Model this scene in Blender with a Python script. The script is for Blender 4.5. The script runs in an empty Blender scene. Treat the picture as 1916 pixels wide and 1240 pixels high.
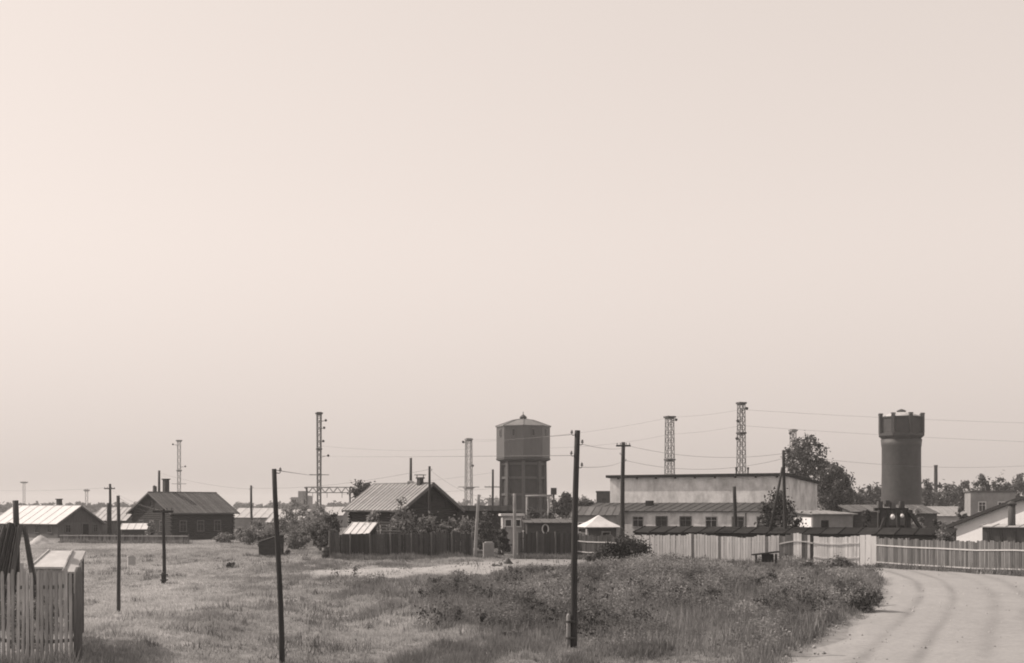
import bpy, math, random
import numpy as np
from mathutils import Vector, Matrix, Euler
random.seed(7)
RNG = np.random.default_rng(11)
sc = bpy.context.scene
R = math.radians
# ------------------------------------------------------------------ camera, sky, sun, exposure
F, CX, HZ, H = 2400.0, 958.0, 948.0, 4.2            # focal in photo pixels, centre column, horizon row, eye height
cam = bpy.data.cameras.new('camera'); cam_o = bpy.data.objects.new('camera', cam); sc.collection.objects.link(cam_o)
cam.sensor_fit = 'HORIZONTAL'; cam.sensor_width = 36.0; cam.lens = 36.0*F/1916
cam.shift_y = (HZ-620)/1916; cam.clip_start = 0.5; cam.clip_end = 9000
cam_o.location = (0, 0, H); cam_o.rotation_euler = (R(90), 0, 0); sc.camera = cam_o
SUN_EL, SUN_AZ = 40.0, -107.0                        # azimuth from straight-towards-the-camera, negative = left
TINT = (1.0, 0.883, 0.815)
w = bpy.data.worlds.new('World'); sc.world = w; w.use_nodes = True
nt = w.node_tree; nt.nodes.clear()
sky = nt.nodes.new('ShaderNodeTexSky'); sky.sky_type = 'NISHITA'; sky.sun_disc = False
sky.sun_elevation = R(SUN_EL)
sx, sy = math.sin(R(SUN_AZ)), -math.cos(R(SUN_AZ))   # horizontal direction towards the sun
sky.sun_rotation = math.atan2(sx, sy)
sky.air_density = 1.0; sky.dust_density = 3.0; sky.ozone_density = 1.0
bw = nt.nodes.new('ShaderNodeRGBToBW')
pw = nt.nodes.new('ShaderNodeMath'); pw.operation = 'POWER'; pw.inputs[1].default_value = 0.24
tc = nt.nodes.new('ShaderNodeTexCoord'); sep = nt.nodes.new('ShaderNodeSeparateXYZ')
mr = nt.nodes.new('ShaderNodeMapRange'); mr.interpolation_type = 'SMOOTHSTEP'
mr.inputs['From Min'].default_value = 0.0; mr.inputs['From Max'].default_value = 0.22
mr.inputs['To Min'].default_value = 0.80; mr.inputs['To Max'].default_value = 1.0
mu = nt.nodes.new('ShaderNodeMath'); mu.operation = 'MULTIPLY'
tn = nt.nodes.new('ShaderNodeMix'); tn.data_type = 'RGBA'; tn.blend_type = 'MULTIPLY'; tn.inputs[0].default_value = 1
tn.inputs[7].default_value = (*TINT, 1)
bg = nt.nodes.new('ShaderNodeBackground'); bg.inputs[1].default_value = 0.145
sk = nt.nodes.new('ShaderNodeMath'); sk.operation = 'MULTIPLY'; sk.inputs[1].default_value = 4.4
wo = nt.nodes.new('ShaderNodeOutputWorld')
L = nt.links.new
L(sky.outputs[0], bw.inputs[0]); L(bw.outputs[0], pw.inputs[0]); L(tc.outputs['Generated'], sep.inputs[0])
L(sep.outputs[2], mr.inputs[0]); L(pw.outputs[0], mu.inputs[0]); L(mr.outputs[0], mu.inputs[1])
L(mu.outputs[0], sk.inputs[0]); L(sk.outputs[0], tn.inputs[6]); L(tn.outputs[2], bg.inputs[0]); L(bg.outputs[0], wo.inputs[0])
sun = bpy.data.lights.new('sun', 'SUN'); sun.energy = 5.0; sun.angle = R(0.53); sun.color = (1.0, 0.885, 0.80)
sun_o = bpy.data.objects.new('sun', sun); sc.collection.objects.link(sun_o)
sd = Vector((sx*math.cos(R(SUN_EL)), sy*math.cos(R(SUN_EL)), math.sin(R(SUN_EL))))
sun_o.rotation_euler = (-sd).to_track_quat('-Z', 'Y').to_euler(); sun_o.location = (-60, 20, 60)
vs = sc.view_settings; vs.view_transform = 'Standard'; vs.look = 'None'; vs.exposure = 0; vs.gamma = 1; vs.use_curve_mapping = False
sc.cycles.filter_width = 1.9; sc.cycles.max_bounces = 6; sc.cycles.volume_bounces = 1; sc.cycles.transparent_max_bounces = 6
# ------------------------------------------------------------------ helpers
COL = sc.collection
def D(py): return H*F/(py-HZ)                        # ground distance seen at photo row py
def PX(px, d): return (px-CX)*d/F
def PZ(py, d): return H-(py-HZ)*d/F
def at(px, py, d): return Vector((PX(px, d), d, PZ(py, d)))
def smooth(a, b, x):
    t = np.clip((x-a)/(b-a), 0, 1); return t*t*(3-2*t)
def _h(i, j, s):
    n = (i.astype(np.int64)*374761393 + j.astype(np.int64)*668265263 + s*974711) & 0x7fffffff
    n = ((n ^ (n >> 13))*1274126177) & 0x7fffffff
    n = (n ^ (n >> 16)) & 0xffff
    return n/65535.0
def vn(x, y, s=0):                                   # value noise 0..1
    x = np.asarray(x, float); y = np.asarray(y, float)
    i = np.floor(x); j = np.floor(y); u = x-i; v = y-j
    u = u*u*(3-2*u); v = v*v*(3-2*v)
    a = _h(i, j, s)*(1-u)+_h(i+1, j, s)*u; b = _h(i, j+1, s)*(1-u)+_h(i+1, j+1, s)*u
    return a*(1-v)+b*v
def fbm(x, y, s=0): return (vn(x, y, s)*.55+vn(x*2.1, y*2.1, s+1)*.28+vn(x*4.3, y*4.3, s+2)*.17)
ROAD_L = [(30, 5.5), (36.4, 7.9), (40, 9.4), (46.5, 12.0), (52.5, 14.6), (57, 16.2), (62, 17.7), (71, 20.3), (76, 21.8), (82, 23.0), (86.8, 23.7)]
ROAD_R = [(30, 13.6), (35, 15.6), (40, 17.2), (45, 18.8), (50, 20.3), (57, 23.6), (64, 26.6), (70, 29.4), (76, 31.6), (82, 29.0), (86.8, 25.9)]
_ry = np.arange(20, 96, .5); _k = np.exp(-(np.arange(-16, 17)*.5/3.5)**2); _k /= _k.sum()
def _sm(tab): return np.convolve(np.pad(np.interp(_ry, *zip(*tab)), 16, mode='edge'), _k, 'valid')
_RL, _RR = _sm(ROAD_L), _sm(ROAD_R)
def road_lr(y):
    y = np.asarray(y, float)
    return np.interp(y, _ry, _RL), np.interp(y, _ry, _RR)
PATH = [(540, 1080, 1074), (600, 1083, 1068), (660, 1084, 1063), (800, 1081, 1058), (880, 1079, 1053), (940, 1072, 1047), (1000, 1065, 1042), (1060, 1063, 1043), (1150, 1064, 1049), (1240, 1064, 1052), (1330, 1064, 1055), (1420, 1066, 1058), (1500, 1069, 1061), (1580, 1072, 1063), (1620, 1072, 1064)]
def pxpy(x, y): return CX+F*x/np.maximum(y, 1), HZ+H*F/np.maximum(y, 1)
def road_mask(x, y):
    l, r = road_lr(y); return smooth(-.5, .6, x-l)*smooth(-.5, .6, r-x)*smooth(27, 29, y)*smooth(88, 86.5, y)
def path_mask(x, y):
    px, py = pxpy(x, y); a = np.array(PATH, float)
    n = np.interp(px, a[:, 0], a[:, 1]); f = np.interp(px, a[:, 0], a[:, 2])
    n = n+(fbm(x*.5, y*.2, 31)-.5)*14; f = f+(fbm(x*.45, y*.2, 33)-.5)*12
    return smooth(-2, 2, n-py)*smooth(-2, 2, py-f)*smooth(530, 560, px)*smooth(1630, 1600, px)
def weed_mask(x, y):
    px, py = pxpy(x, y); l, r = road_lr(y)
    left = np.interp(py, [1045, 1062, 1085, 1110, 1150, 1190, 1240], [1110, 1080, 930, 880, 850, 900, 1000])+(fbm(x*.35, y*.22, 5)-.5)*330
    m = smooth(-110, 150, px-left)*smooth(0.1, .9, l-x-(fbm(x*.8, y*.5, 9)-.5)*1.6)
    m = m*smooth(1052, 1062, py)*smooth(1240, 1150, py+(fbm(x*.5, y*.35, 6)-.5)*70)
    m2 = .75*smooth(.54, .68, fbm(x*.35, y*.2, 12))*smooth(560, 760, px)*smooth(1072, 1092, py)*smooth(1232, 1180, py)*smooth(0, .8, l-x)
    return np.maximum(m, m2)*(1-path_mask(x, y))
def hgt(x, y):
    x = np.asarray(x, float); y = np.asarray(y, float)
    z = 2.5*smooth(28, 6, y)
    z = z+.58*smooth(-6.2, -10.5, x)*smooth(62, 32, y)
    rm = np.maximum(road_mask(x, y), .8*path_mask(x, y))
    fld = smooth(150, 100, y)*smooth(24, 34, y)*(1-rm)
    z = z+.40*np.exp(-((x-7)/8.5)**2-((y-60)/13)**2)*(1-rm)
    z = z+((fbm(x*.30, y*.14, 1)-.5)*.36+(fbm(x*.62, y*.36, 2)-.5)*.40+(fbm(x*1.5, y*1.0, 3)-.5)*.13)*fld
    return z
def hz(x, y): return float(hgt(np.array([x]), np.array([y]))[0])
# --- materials
MATS = {}
def mat(name, v, var=.25, scale=3.0, rough=.85, bump=0.0, stretch=(1, 1, 1), rand=0.0, tint=(1, 1, 1), spec=.2, attr=None, stain=0.0, transl=0.0, metal=0.0, wave=None):
    m = bpy.data.materials.new(name); m.use_nodes = True; n = m.node_tree; N = n.nodes; l = n.links.new
    b = N['Principled BSDF']; b.inputs['Roughness'].default_value = rough; b.inputs['Specular IOR Level'].default_value = spec
    b.inputs['Metallic'].default_value = metal
    t = N.new('ShaderNodeTexCoord'); mp = N.new('ShaderNodeMapping'); mp.inputs['Scale'].default_value = stretch
    no = N.new('ShaderNodeTexNoise'); no.inputs['Scale'].default_value = scale; no.inputs['Detail'].default_value = 6; no.inputs['Roughness'].default_value = .62
    l(t.outputs['Object'], mp.inputs[0])
    if rand > 0:                                      # each piece its own grain offset
        oi = N.new('ShaderNodeObjectInfo'); sc_ = N.new('ShaderNodeVectorMath'); sc_.operation = 'ADD'
        cb = N.new('ShaderNodeMath'); cb.operation = 'MULTIPLY'; cb.inputs[1].default_value = 57.0
        l(oi.outputs['Random'], cb.inputs[0]); l(mp.outputs[0], sc_.inputs[0]); l(cb.outputs[0], sc_.inputs[1]); l(sc_.outputs[0], no.inputs[0])
    else:
        l(mp.outputs[0], no.inputs[0])
    r = N.new('ShaderNodeMapRange'); r.inputs['From Min'].default_value = .25; r.inputs['From Max'].default_value = .75
    r.inputs['To Min'].default_value = v*(1-var); r.inputs['To Max'].default_value = v*(1+var)
    l(no.outputs[0], r.inputs[0]); cur = r.outputs[0]
    def mul(x):
        q = N.new('ShaderNodeMath'); q.operation = 'MULTIPLY'; l(cur, q.inputs[0]); l(x, q.inputs[1]); return q.outputs[0]
    if rand > 0:
        rr = N.new('ShaderNodeMapRange'); rr.inputs['To Min'].default_value = 1-rand; rr.inputs['To Max'].default_value = 1+rand
        l(oi.outputs['Random'], rr.inputs[0]); cur = mul(rr.outputs[0])
    if attr:
        a = N.new('ShaderNodeAttribute'); a.attribute_name = attr; cur = mul(a.outputs['Fac'])
    if stain > 0:
        n2 = N.new('ShaderNodeTexNoise'); n2.inputs['Scale'].default_value = .55; n2.inputs['Detail'].default_value = 5; n2.inputs['Roughness'].default_value = .7
        m2 = N.new('ShaderNodeMapping'); m2.inputs['Scale'].default_value = (1, 1, .45); l(t.outputs['Object'], m2.inputs[0]); l(m2.outputs[0], n2.inputs[0])
        r2 = N.new('ShaderNodeMapRange'); r2.inputs['From Min'].default_value = .42; r2.inputs['From Max'].default_value = .68
        r2.inputs['To Min'].default_value = 1; r2.inputs['To Max'].default_value = 1-stain; l(n2.outputs[0], r2.inputs[0]); cur = mul(r2.outputs[0])
    c = N.new('ShaderNodeCombineColor')
    for k in range(3):
        q = N.new('ShaderNodeMath'); q.operation = 'MULTIPLY'; q.inputs[1].default_value = tint[k]; l(cur, q.inputs[0]); l(q.outputs[0], c.inputs[k])
    l(c.outputs[0], b.inputs['Base Color'])
    src = no.outputs[0]
    if wave:
        wv = N.new('ShaderNodeTexWave'); wv.bands_direction = wave[0]; wv.inputs['Scale'].default_value = wave[1]; wv.inputs['Distortion'].default_value = 1.2
        l(t.outputs['Object'], wv.inputs[0]); src = wv.outputs['Fac']
        if bump == 0: bump = .3
    if bump > 0:
        bp = N.new('ShaderNodeBump'); bp.inputs['Strength'].default_value = bump; bp.inputs['Distance'].default_value = .05
        l(src, bp.inputs['Height']); l(bp.outputs[0], b.inputs['Normal'])
    if transl > 0:
        tr = N.new('ShaderNodeBsdfTranslucent'); mx = N.new('ShaderNodeMixShader'); mx.inputs[0].default_value = transl
        l(c.outputs[0], tr.inputs[0]); l(b.outputs[0], mx.inputs[1]); l(tr.outputs[0], mx.inputs[2]); l(mx.outputs[0], N['Material Output'].inputs[0])
    MATS[name] = m; return m
mat('ground', .27, .35, 1.3, .95, .5, attr='tone')
mat('road', .27, .16, 7, .95, .12, attr='tone')
mat('path', .3, .25, 1.1, .95, .5, attr='tone')
mat('grass', .37, .2, .7, .9, attr='tone', transl=.4, spec=.1)
mat('weeds', .22, .25, .7, .9, attr='tone', transl=.3, spec=.0)
mat('leaf', .10, .25, .5, .85, attr='tone', transl=.2, spec=.12)
mat('leaf_pale', .24, .25, .5, .85, attr='tone', transl=.25, spec=.12)
mat('leaf_far', .12, .25, .2, .9, attr='tone', transl=.15, spec=.1)
mat('leaf_dark', .055, .25, .5, .85, attr='tone', transl=.15, spec=.1)
mat('bark', .07, .3, 4, .9, .4)
mat('pole_dark', .045, .35, 6, .9, .4, (1, 1, .1))
mat('pole_mid', .075, .35, 6, .9, .4, (1, 1, .1))
mat('concrete_pole', .24, .2, 4, .9, .2)
mat('glaze', .2, .1, 5, .3, spec=.5)
mat('iron', .04, .3, 5, .6, spec=.4)
mat('wire', .12, .1, 1, .6)
mat('mast_steel', .10, .25, 3, .6, spec=.35)
mat('mast_pale', .22, .25, 3, .7, spec=.3)
mat('plank_dark', .062, .35, 5, .9, .4, (3, 3, .25), rand=.38)
mat('plank_pale', .6, .22, 5, .9, .3, (3, 3, .25), rand=.14)
mat('plank_white', .68, .12, 5, .9, .2, (3, 3, .25), rand=.06)
mat('plank_weathered', .135, .35, 5, .9, .4, (3, 3, .25), rand=.5)
mat('plank_board', .10, .4, 6, .9, .5, (3, 3, .3), rand=.35)
mat('plank_grey', .36, .45, 7, .9, .6, (3, 3, .22), rand=.3, stain=.35)
mat('rail_pale', .48, .2, 4, .9, .2)
mat('post_grey', .13, .3, 5, .9, .4, (2, 2, .3))
mat('log_dark', .045, .35, 3, .9, .4, (.4, .4, 3))
mat('log_mid', .07, .35, 3, .9, .4, (.4, .4, 3))
mat('roof_sheet', .27, .2, 2.5, .75, .15, rand=.09, stain=.25, spec=.3)
mat('roof_pale', .42, .18, 2, .7, .15, rand=.08, stain=.2, spec=.3)
mat('roof_white', .55, .12, 2, .7, .1, rand=.05, stain=.12, spec=.3)
mat('roof_old', .115, .3, 3, .85, .3, rand=.2, stain=.3)
mat('tar', .027, .35, 2, .95, .3, rand=.2, spec=.05)
mat('roof_annex', .075, .3, 2, .9, .2, rand=.12, stain=.2, spec=.1)
mat('white_paint', .6, .12, 3, .7, stain=.1)
mat('whitewash', .72, .07, 1.5, .9, .1, stain=.10)
mat('whitewash_dirty', .66, .18, 1.2, .9, .1, stain=.42)
mat('plaster_grey', .26, .2, 1.5, .9, .1, stain=.25)
mat('plaster_pale', .4, .15, 1.2, .9, .1, stain=.25)
mat('brick_dark', .07, .3, 2, .9, .3, stain=.3)
mat('brick_tower', .04, .3, 1.2, .6, .35, stain=.25, spec=.4)
mat('tank_board', .08, .15, 3, .42, .15, (3, 3, .15), rand=.06, stain=.15, spec=.8)
mat('tower_concrete', .075, .2, 2, .6, .2, stain=.2, spec=.5)
mat('tower_roof', .16, .2, 1.5, .7, spec=.3, rand=.05)
mat('glass_dark', .02, .2, 2, .15, spec=.5)
mat('dark_void', .02, .2, 2, .9)
mat('sand', .42, .15, 1.5, .95, .4)
mat('stone', .38, .2, 3, .9, .4)
mat('elevator', .3, .15, .5, .9, stain=.2)
# --- mesh builder
class MB:
    def __init__(s): s.v = []; s.f = []
    def add(s, vs_, fs):
        o = len(s.v); s.v += [tuple(x) for x in vs_]; s.f += [tuple(i+o for i in f) for f in fs]; return s
    def box(s, c, size, rot=None):
        x, y, z = (q/2 for q in size); P = [Vector((a*x, b*y, d*z)) for d in (-1, 1) for b in (-1, 1) for a in (-1, 1)]
        if rot is not None:
            E = Euler(rot).to_matrix() if not isinstance(rot, Matrix) else rot; P = [E @ p for p in P]
        return s.add([p+Vector(c) for p in P], [(0, 2, 3, 1), (4, 5, 7, 6), (0, 1, 5, 4), (2, 6, 7, 3), (0, 4, 6, 2), (1, 3, 7, 5)])
    def bar(s, a, b, wd, ht=None):                   # square bar from a to b
        a = Vector(a); b = Vector(b); d = b-a; q = d.to_track_quat('X', 'Z').to_matrix()
        return s.box((a+b)/2, (d.length, wd, ht or wd), q)
    def tube(s, pts, rad, n=8, cap=True):
        P = [Vector(p) for p in pts]; rr = rad if isinstance(rad, (list, tuple)) else [rad]*len(P); o = len(s.v)
        for i, p in enumerate(P):
            d = (P[min(i+1, len(P)-1)]-P[max(i-1, 0)]).normalized()
            ref = Vector((1, 0, 0)) if abs((P[-1]-P[0]).normalized().z) > .7 else Vector((0, 0, 1))
            u_ = (ref-d*ref.dot(d)).normalized(); w_ = d.cross(u_); q = Matrix((u_, w_, d)).transposed()
            for k in range(n):
                t = 2*math.pi*k/n; s.v.append(tuple(p+q @ Vector((math.cos(t)*rr[i], math.sin(t)*rr[i], 0))))
        for i in range(len(P)-1):
            for k in range(n):
                s.f.append((o+i*n+k, o+i*n+(k+1) % n, o+(i+1)*n+(k+1) % n, o+(i+1)*n+k))
        if cap:
            s.f.append(tuple(o+k for k in reversed(range(n)))); e = o+(len(P)-1)*n; s.f.append(tuple(e+k for k in range(n)))
        return s
    def lathe(s, prof, n=32, c=(0, 0), a0=0.0, caps=True):     # prof = [(r, z)]
        o = len(s.v)
        for r, z in prof:
            for k in range(n):
                t = a0+2*math.pi*k/n; s.v.append((c[0]+r*math.cos(t), c[1]+r*math.sin(t), z))
        for i in range(len(prof)-1):
            for k in range(n):
                s.f.append((o+i*n+k, o+i*n+(k+1) % n, o+(i+1)*n+(k+1) % n, o+(i+1)*n+k))
        if caps:
            s.f.append(tuple(o+k for k in reversed(range(n)))); e = o+(len(prof)-1)*n; s.f.append(tuple(e+k for k in range(n)))
        return s
    def prism(s, poly, y0, y1):                      # polygon in xz extruded along y (poly ccw seen from -y)
        n = len(poly); V = [(x, y0, z) for x, z in poly]+[(x, y1, z) for x, z in poly]
        return s.add(V, [tuple(range(n)), tuple(reversed(range(n, 2*n)))]+[(i+n, (i+1) % n+n, (i+1) % n, i) for i in range(n)])
    def mesh(s, name, m, smooth_=False):
        me = bpy.data.meshes.new(name); me.from_pydata(s.v, [], s.f)
        if m: me.materials.append(MATS[m])
        if smooth_: me.shade_smooth()
        me.update(); return me
    def build(s, name, m, parent=None, smooth_=False):
        return link(name, s.mesh(name, m, smooth_), parent)
def link(name, me, parent=None, loc=None, rot=None, scale=None):
    o = bpy.data.objects.new(name, me); COL.objects.link(o)
    if parent: o.parent = parent
    if loc is not None: o.location = loc
    if rot is not None: o.rotation_euler = rot
    if scale is not None: o.scale = scale
    return o
def tag(o, label=None, cat=None, group=None, kind=None):
    for k, v in (('label', label), ('category', cat), ('group', group), ('kind', kind)):
        if v: o[k] = v
    return o
def thing(name, label, cat, loc, rz=0.0, group=None):
    o = bpy.data.objects.new(name, None); COL.objects.link(o); o.location = loc; o.rotation_euler = (0, 0, rz); o.empty_display_size = .3
    return tag(o, label, cat, group)
def np_mesh(name, V, F_, m, tone=None):              # V (n,3), F_ (k,3|4)
    me = bpy.data.meshes.new(name); n = len(V); k, c = F_.shape
    me.vertices.add(n); me.vertices.foreach_set('co', np.ascontiguousarray(V, np.float32).ravel())
    me.loops.add(k*c); me.loops.foreach_set('vertex_index', np.ascontiguousarray(F_, np.int32).ravel())
    me.polygons.add(k); me.polygons.foreach_set('loop_start', np.arange(0, k*c, c, dtype=np.int32))
    me.update(calc_edges=True); me.materials.append(MATS[m])
    if tone is not None:
        a = me.attributes.new('tone', 'FLOAT', 'POINT'); a.data.foreach_set('value', np.ascontiguousarray(tone, np.float32))
    return me
# ------------------------------------------------------------------ ground, road, path
def axis(lo, hi, step, far):
    a = list(np.arange(lo, hi+1e-6, step)); s = step; x = hi
    while x < far: s *= 1.35; x += s; a.append(min(x, far))
    s = step; x = lo; b = []
    while x > -far: s *= 1.35; x -= s; b.append(max(x, -far))
    return np.array(b[::-1]+a)
xs = axis(-46, 46, .5, 3000); ys = axis(22, 118, .5, 3000)
XX, YY = np.meshgrid(xs, ys); ZZ = hgt(XX, YY)
nx, ny = len(xs), len(ys); idx = np.arange(nx*ny).reshape(ny, nx)
Fq = np.stack([idx[:-1, :-1], idx[:-1, 1:], idx[1:, 1:], idx[1:, :-1]], -1).reshape(-1, 4)
st = fbm(XX*.22, YY*.09, 21); wmk = weed_mask(XX, YY)
tone = (.80+.55*(st-.5)*2*.6+.35*(fbm(XX*1.2, YY*.6, 24)-.5))*(1-.45*wmk)
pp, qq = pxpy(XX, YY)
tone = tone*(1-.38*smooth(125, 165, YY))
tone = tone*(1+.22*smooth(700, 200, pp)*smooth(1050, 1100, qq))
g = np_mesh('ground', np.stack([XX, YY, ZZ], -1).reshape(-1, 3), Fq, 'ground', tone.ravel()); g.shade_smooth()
tag(link('ground', g), kind='structure')
def ribbon(name, m, rows, nseg, lift, tonef):
    V = []; T = []
    for a, b in rows:
        for k in range(nseg+1):
            t = k/nseg; x = a[0]+(b[0]-a[0])*t; y = a[1]+(b[1]-a[1])*t
            V.append((x, y)); T.append(t)
    V = np.array(V); T = np.array(T); z = hgt(V[:, 0], V[:, 1]); e = np.clip(np.minimum(T, 1-T)*8, 0, 1)
    tn_ = tonef(V[:, 0], V[:, 1], T); zz = z+lift*e-.03*(1-e)
    if name == 'dirt_road': zz = zz+e*(.03+.008*(fbm(V[:, 0]*1.1, V[:, 1]*.9, 57)-.5)-.035*np.clip(rut_profile(V[:, 0], V[:, 1]), 0, 1))
    n = nseg+1; i = np.arange(len(rows)*n).reshape(len(rows), n)
    Fq = np.stack([i[:-1, :-1], i[:-1, 1:], i[1:, 1:], i[1:, :-1]], -1).reshape(-1, 4)
    me = np_mesh(name, np.column_stack([V, zz]), Fq, m, tn_); me.shade_smooth(); return tag(link(name, me), kind='structure')
rows = []
for y in np.arange(24, 87.3, .5):
    l, r = road_lr(y); l = float(l)+float(fbm(np.array(y*.45), np.array(3.0), 41)-.5)*1.9; r = float(r)+float(fbm(np.array(y*.35), np.array(8.0), 42)-.5)*1.6
    if y < 30: l, r = l-(30-y)*.45, r-(30-y)*.45
    rows.append(((l, y), (r, y)))
RUT = _sm([(20, 4.6), (28, 7.6), (35, 10.4), (45, 14.4), (55, 18.3), (62, 20.6), (72, 23.6), (82, 25.2), (90, 25.2)])
def rut_profile(x, y):
    c = np.interp(y, _ry, RUT)+.25*(fbm(y*.1, y*0, 53)-.5); d_ = 0
    for o_, a_, w_ in ((-.8, 1, .22), (.75, .9, .22), (2.6, .6, .3), (4.1, .7, .3), (-2.4, .45, .35)): d_ = d_+a_*np.exp(-((x-c-o_)/w_)**2)*(.35+.9*vn(y*.28, x*0+o_, 54))
    return d_
def road_tone(x, y, t):
    e = np.minimum(t, 1-t)
    return 1.0-.23*rut_profile(x, y)+.16*(fbm(x*.35, y*.2, 51)-.5)+.14*(fbm(x*1.7, y*1.4, 55)-.5)-.28*smooth(.10, .0, e)*vn(x*.9, y*.7, 56)
ribbon('dirt_road', 'road', rows, 90, .035, road_tone)
a = np.array(PATH, float); rows = []
for px in np.arange(540, 1621, 6):
    n = np.interp(px, a[:, 0], a[:, 1]); f = np.interp(px, a[:, 0], a[:, 2]); dn, df = D(n), D(f)
    xm = PX(px, (dn+df)/2); dn += (float(fbm(np.array(xm*.5), np.array(1.), 31))-.5)*5; df += (float(fbm(np.array(xm*.45), np.array(7.), 33))-.5)*7
    rows.append(((PX(px, dn), dn), (PX(px, df), df)))
ribbon('footpath', 'path', rows, 14, .035, lambda x, y, t: .85+.7*(fbm(x*.35, y*.22, 61)-.5))
# ------------------------------------------------------------------ builders: buildings
def strips(parent, name, m, length, sl, sw, origin, rz, pitch, th=.045, jit=.012, seed=0):
    """one slope of roof sheets: laid side by side along local x, running up the slope"""
    rnd = random.Random(seed); n = max(1, round(length/sw)); wd = length/n
    b = MB().box((wd/2, sl/2, th/2), (wd-.035, sl, th)); b.box((.02, sl/2, th+.025), (.04, sl, .05))   # sheet with its standing seam
    me = b.mesh(name, m); Rz = Matrix.Rotation(rz, 3, 'Z')
    for i in range(n):
        p = Vector(origin)+Rz @ Vector((i*wd, -rnd.uniform(0, .05), 0))+Vector((0, 0, rnd.uniform(0, jit)))
        link(name, me, parent, p, (pitch, 0, rz))
def window(parent, x, y, z, wd, ht, axis_='y', sgn=-1, frame='white_paint', pane='glass_dark', bars=True):
    """framed window on a wall plane; axis_ the wall normal, sgn its sense"""
    t = .07
    def B(mb, u, h, su, sh, dep, off):
        if axis_ == 'y': mb.box((x+u, y+sgn*off, z+h), (su, dep, sh))
        else: mb.box((x+sgn*off, y+u, z+h), (dep, su, sh))
    f = MB(); e = .11
    B(f, 0, ht/2+e/2, wd+2*e, e, t, .03); B(f, 0, -ht/2-e/2, wd+2*e+.1, e, t+.06, .05)
    for s in (-1, 1): B(f, s*(wd/2+e/2), 0, e, ht, t, .03)
    if bars: B(f, 0, 0, .05, ht, .04, .03); B(f, 0, ht*.18, wd, .05, .035, .03)
    w_ = f.build('window', frame, parent); p = MB(); B(p, 0, 0, wd, ht, .02, .012); p.build('pane', pane, w_)
    return w_
def door(parent, x, y, z0, wd, ht, axis_='y', sgn=-1, m='dark_void', frame='post_grey'):
    f = MB(); g_ = MB()
    def B(mb, u, h, su, sh, dep, off):
        if axis_ == 'y': mb.box((x+u, y+sgn*off, z0+h), (su, dep, sh))
        else: mb.box((x+sgn*off, y+u, z0+h), (dep, su, sh))
    B(g_, 0, ht/2, wd, ht, .05, .03); o = g_.build('door', m, parent)
    B(f, 0, ht+.06, wd+.24, .12, .08, .045)
    for s in (-1, 1): B(f, s*(wd/2+.06), ht/2, .12, ht, .08, .045)
    f.build('door_frame', frame, o); k = MB(); B(k, wd*.36, ht*.48, .05, .12, .05, .075); k.build('handle', 'iron', o)
    return o
def log_walls(L_, W_, ze, m, parent, z0=-.3, course=.24, bulge=.05):
    mb = MB(); n = int((ze-z0)/course); c = (ze-z0)/n; rings = []
    for k in range(n):
        for f_, o in ((0, 0), (.3, bulge), (.7, bulge), (.999, 0)): rings.append((z0+(k+f_)*c, o))
    base = 0; V = []
    for z, o in rings: V += [(-o, -o, z), (L_+o, -o, z), (L_+o, W_+o, z), (-o, W_+o, z)]
    F_ = []
    for i in range(len(rings)-1):
        for k in range(4): F_.append((i*4+k, i*4+(k+1) % 4, i*4+4+(k+1) % 4, i*4+4+k))
    F_.append(tuple(range((len(rings)-1)*4, len(rings)*4)))
    mb.add(V, F_); mb.build('wall', m, parent)
    # log ends crossing at the corners
    for cx_, cy_ in ((0, 0), (L_, 0), (L_, W_), (0, W_)):
        e = MB(); sx_ = -1 if cx_ == 0 else 1; sy_ = -1 if cy_ == 0 else 1
        for k in range(n):
            if k % 2: e.box((cx_+sx_*.14, cy_-sy_*.1, z0+(k+.5)*c), (.24, .2, c*.8))
            else: e.box((cx_-sx_*.1, cy_+sy_*.14, z0+(k+.5)*c), (.2, .24, c*.8))
        e.build('log_ends', m, parent)
def flat_walls(L_, W_, ze, m, parent, z0=-.3, name='wall'):
    MB().box((L_/2, W_/2, (ze+z0)/2), (L_, W_, ze-z0)).build(name, m, parent)
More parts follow.
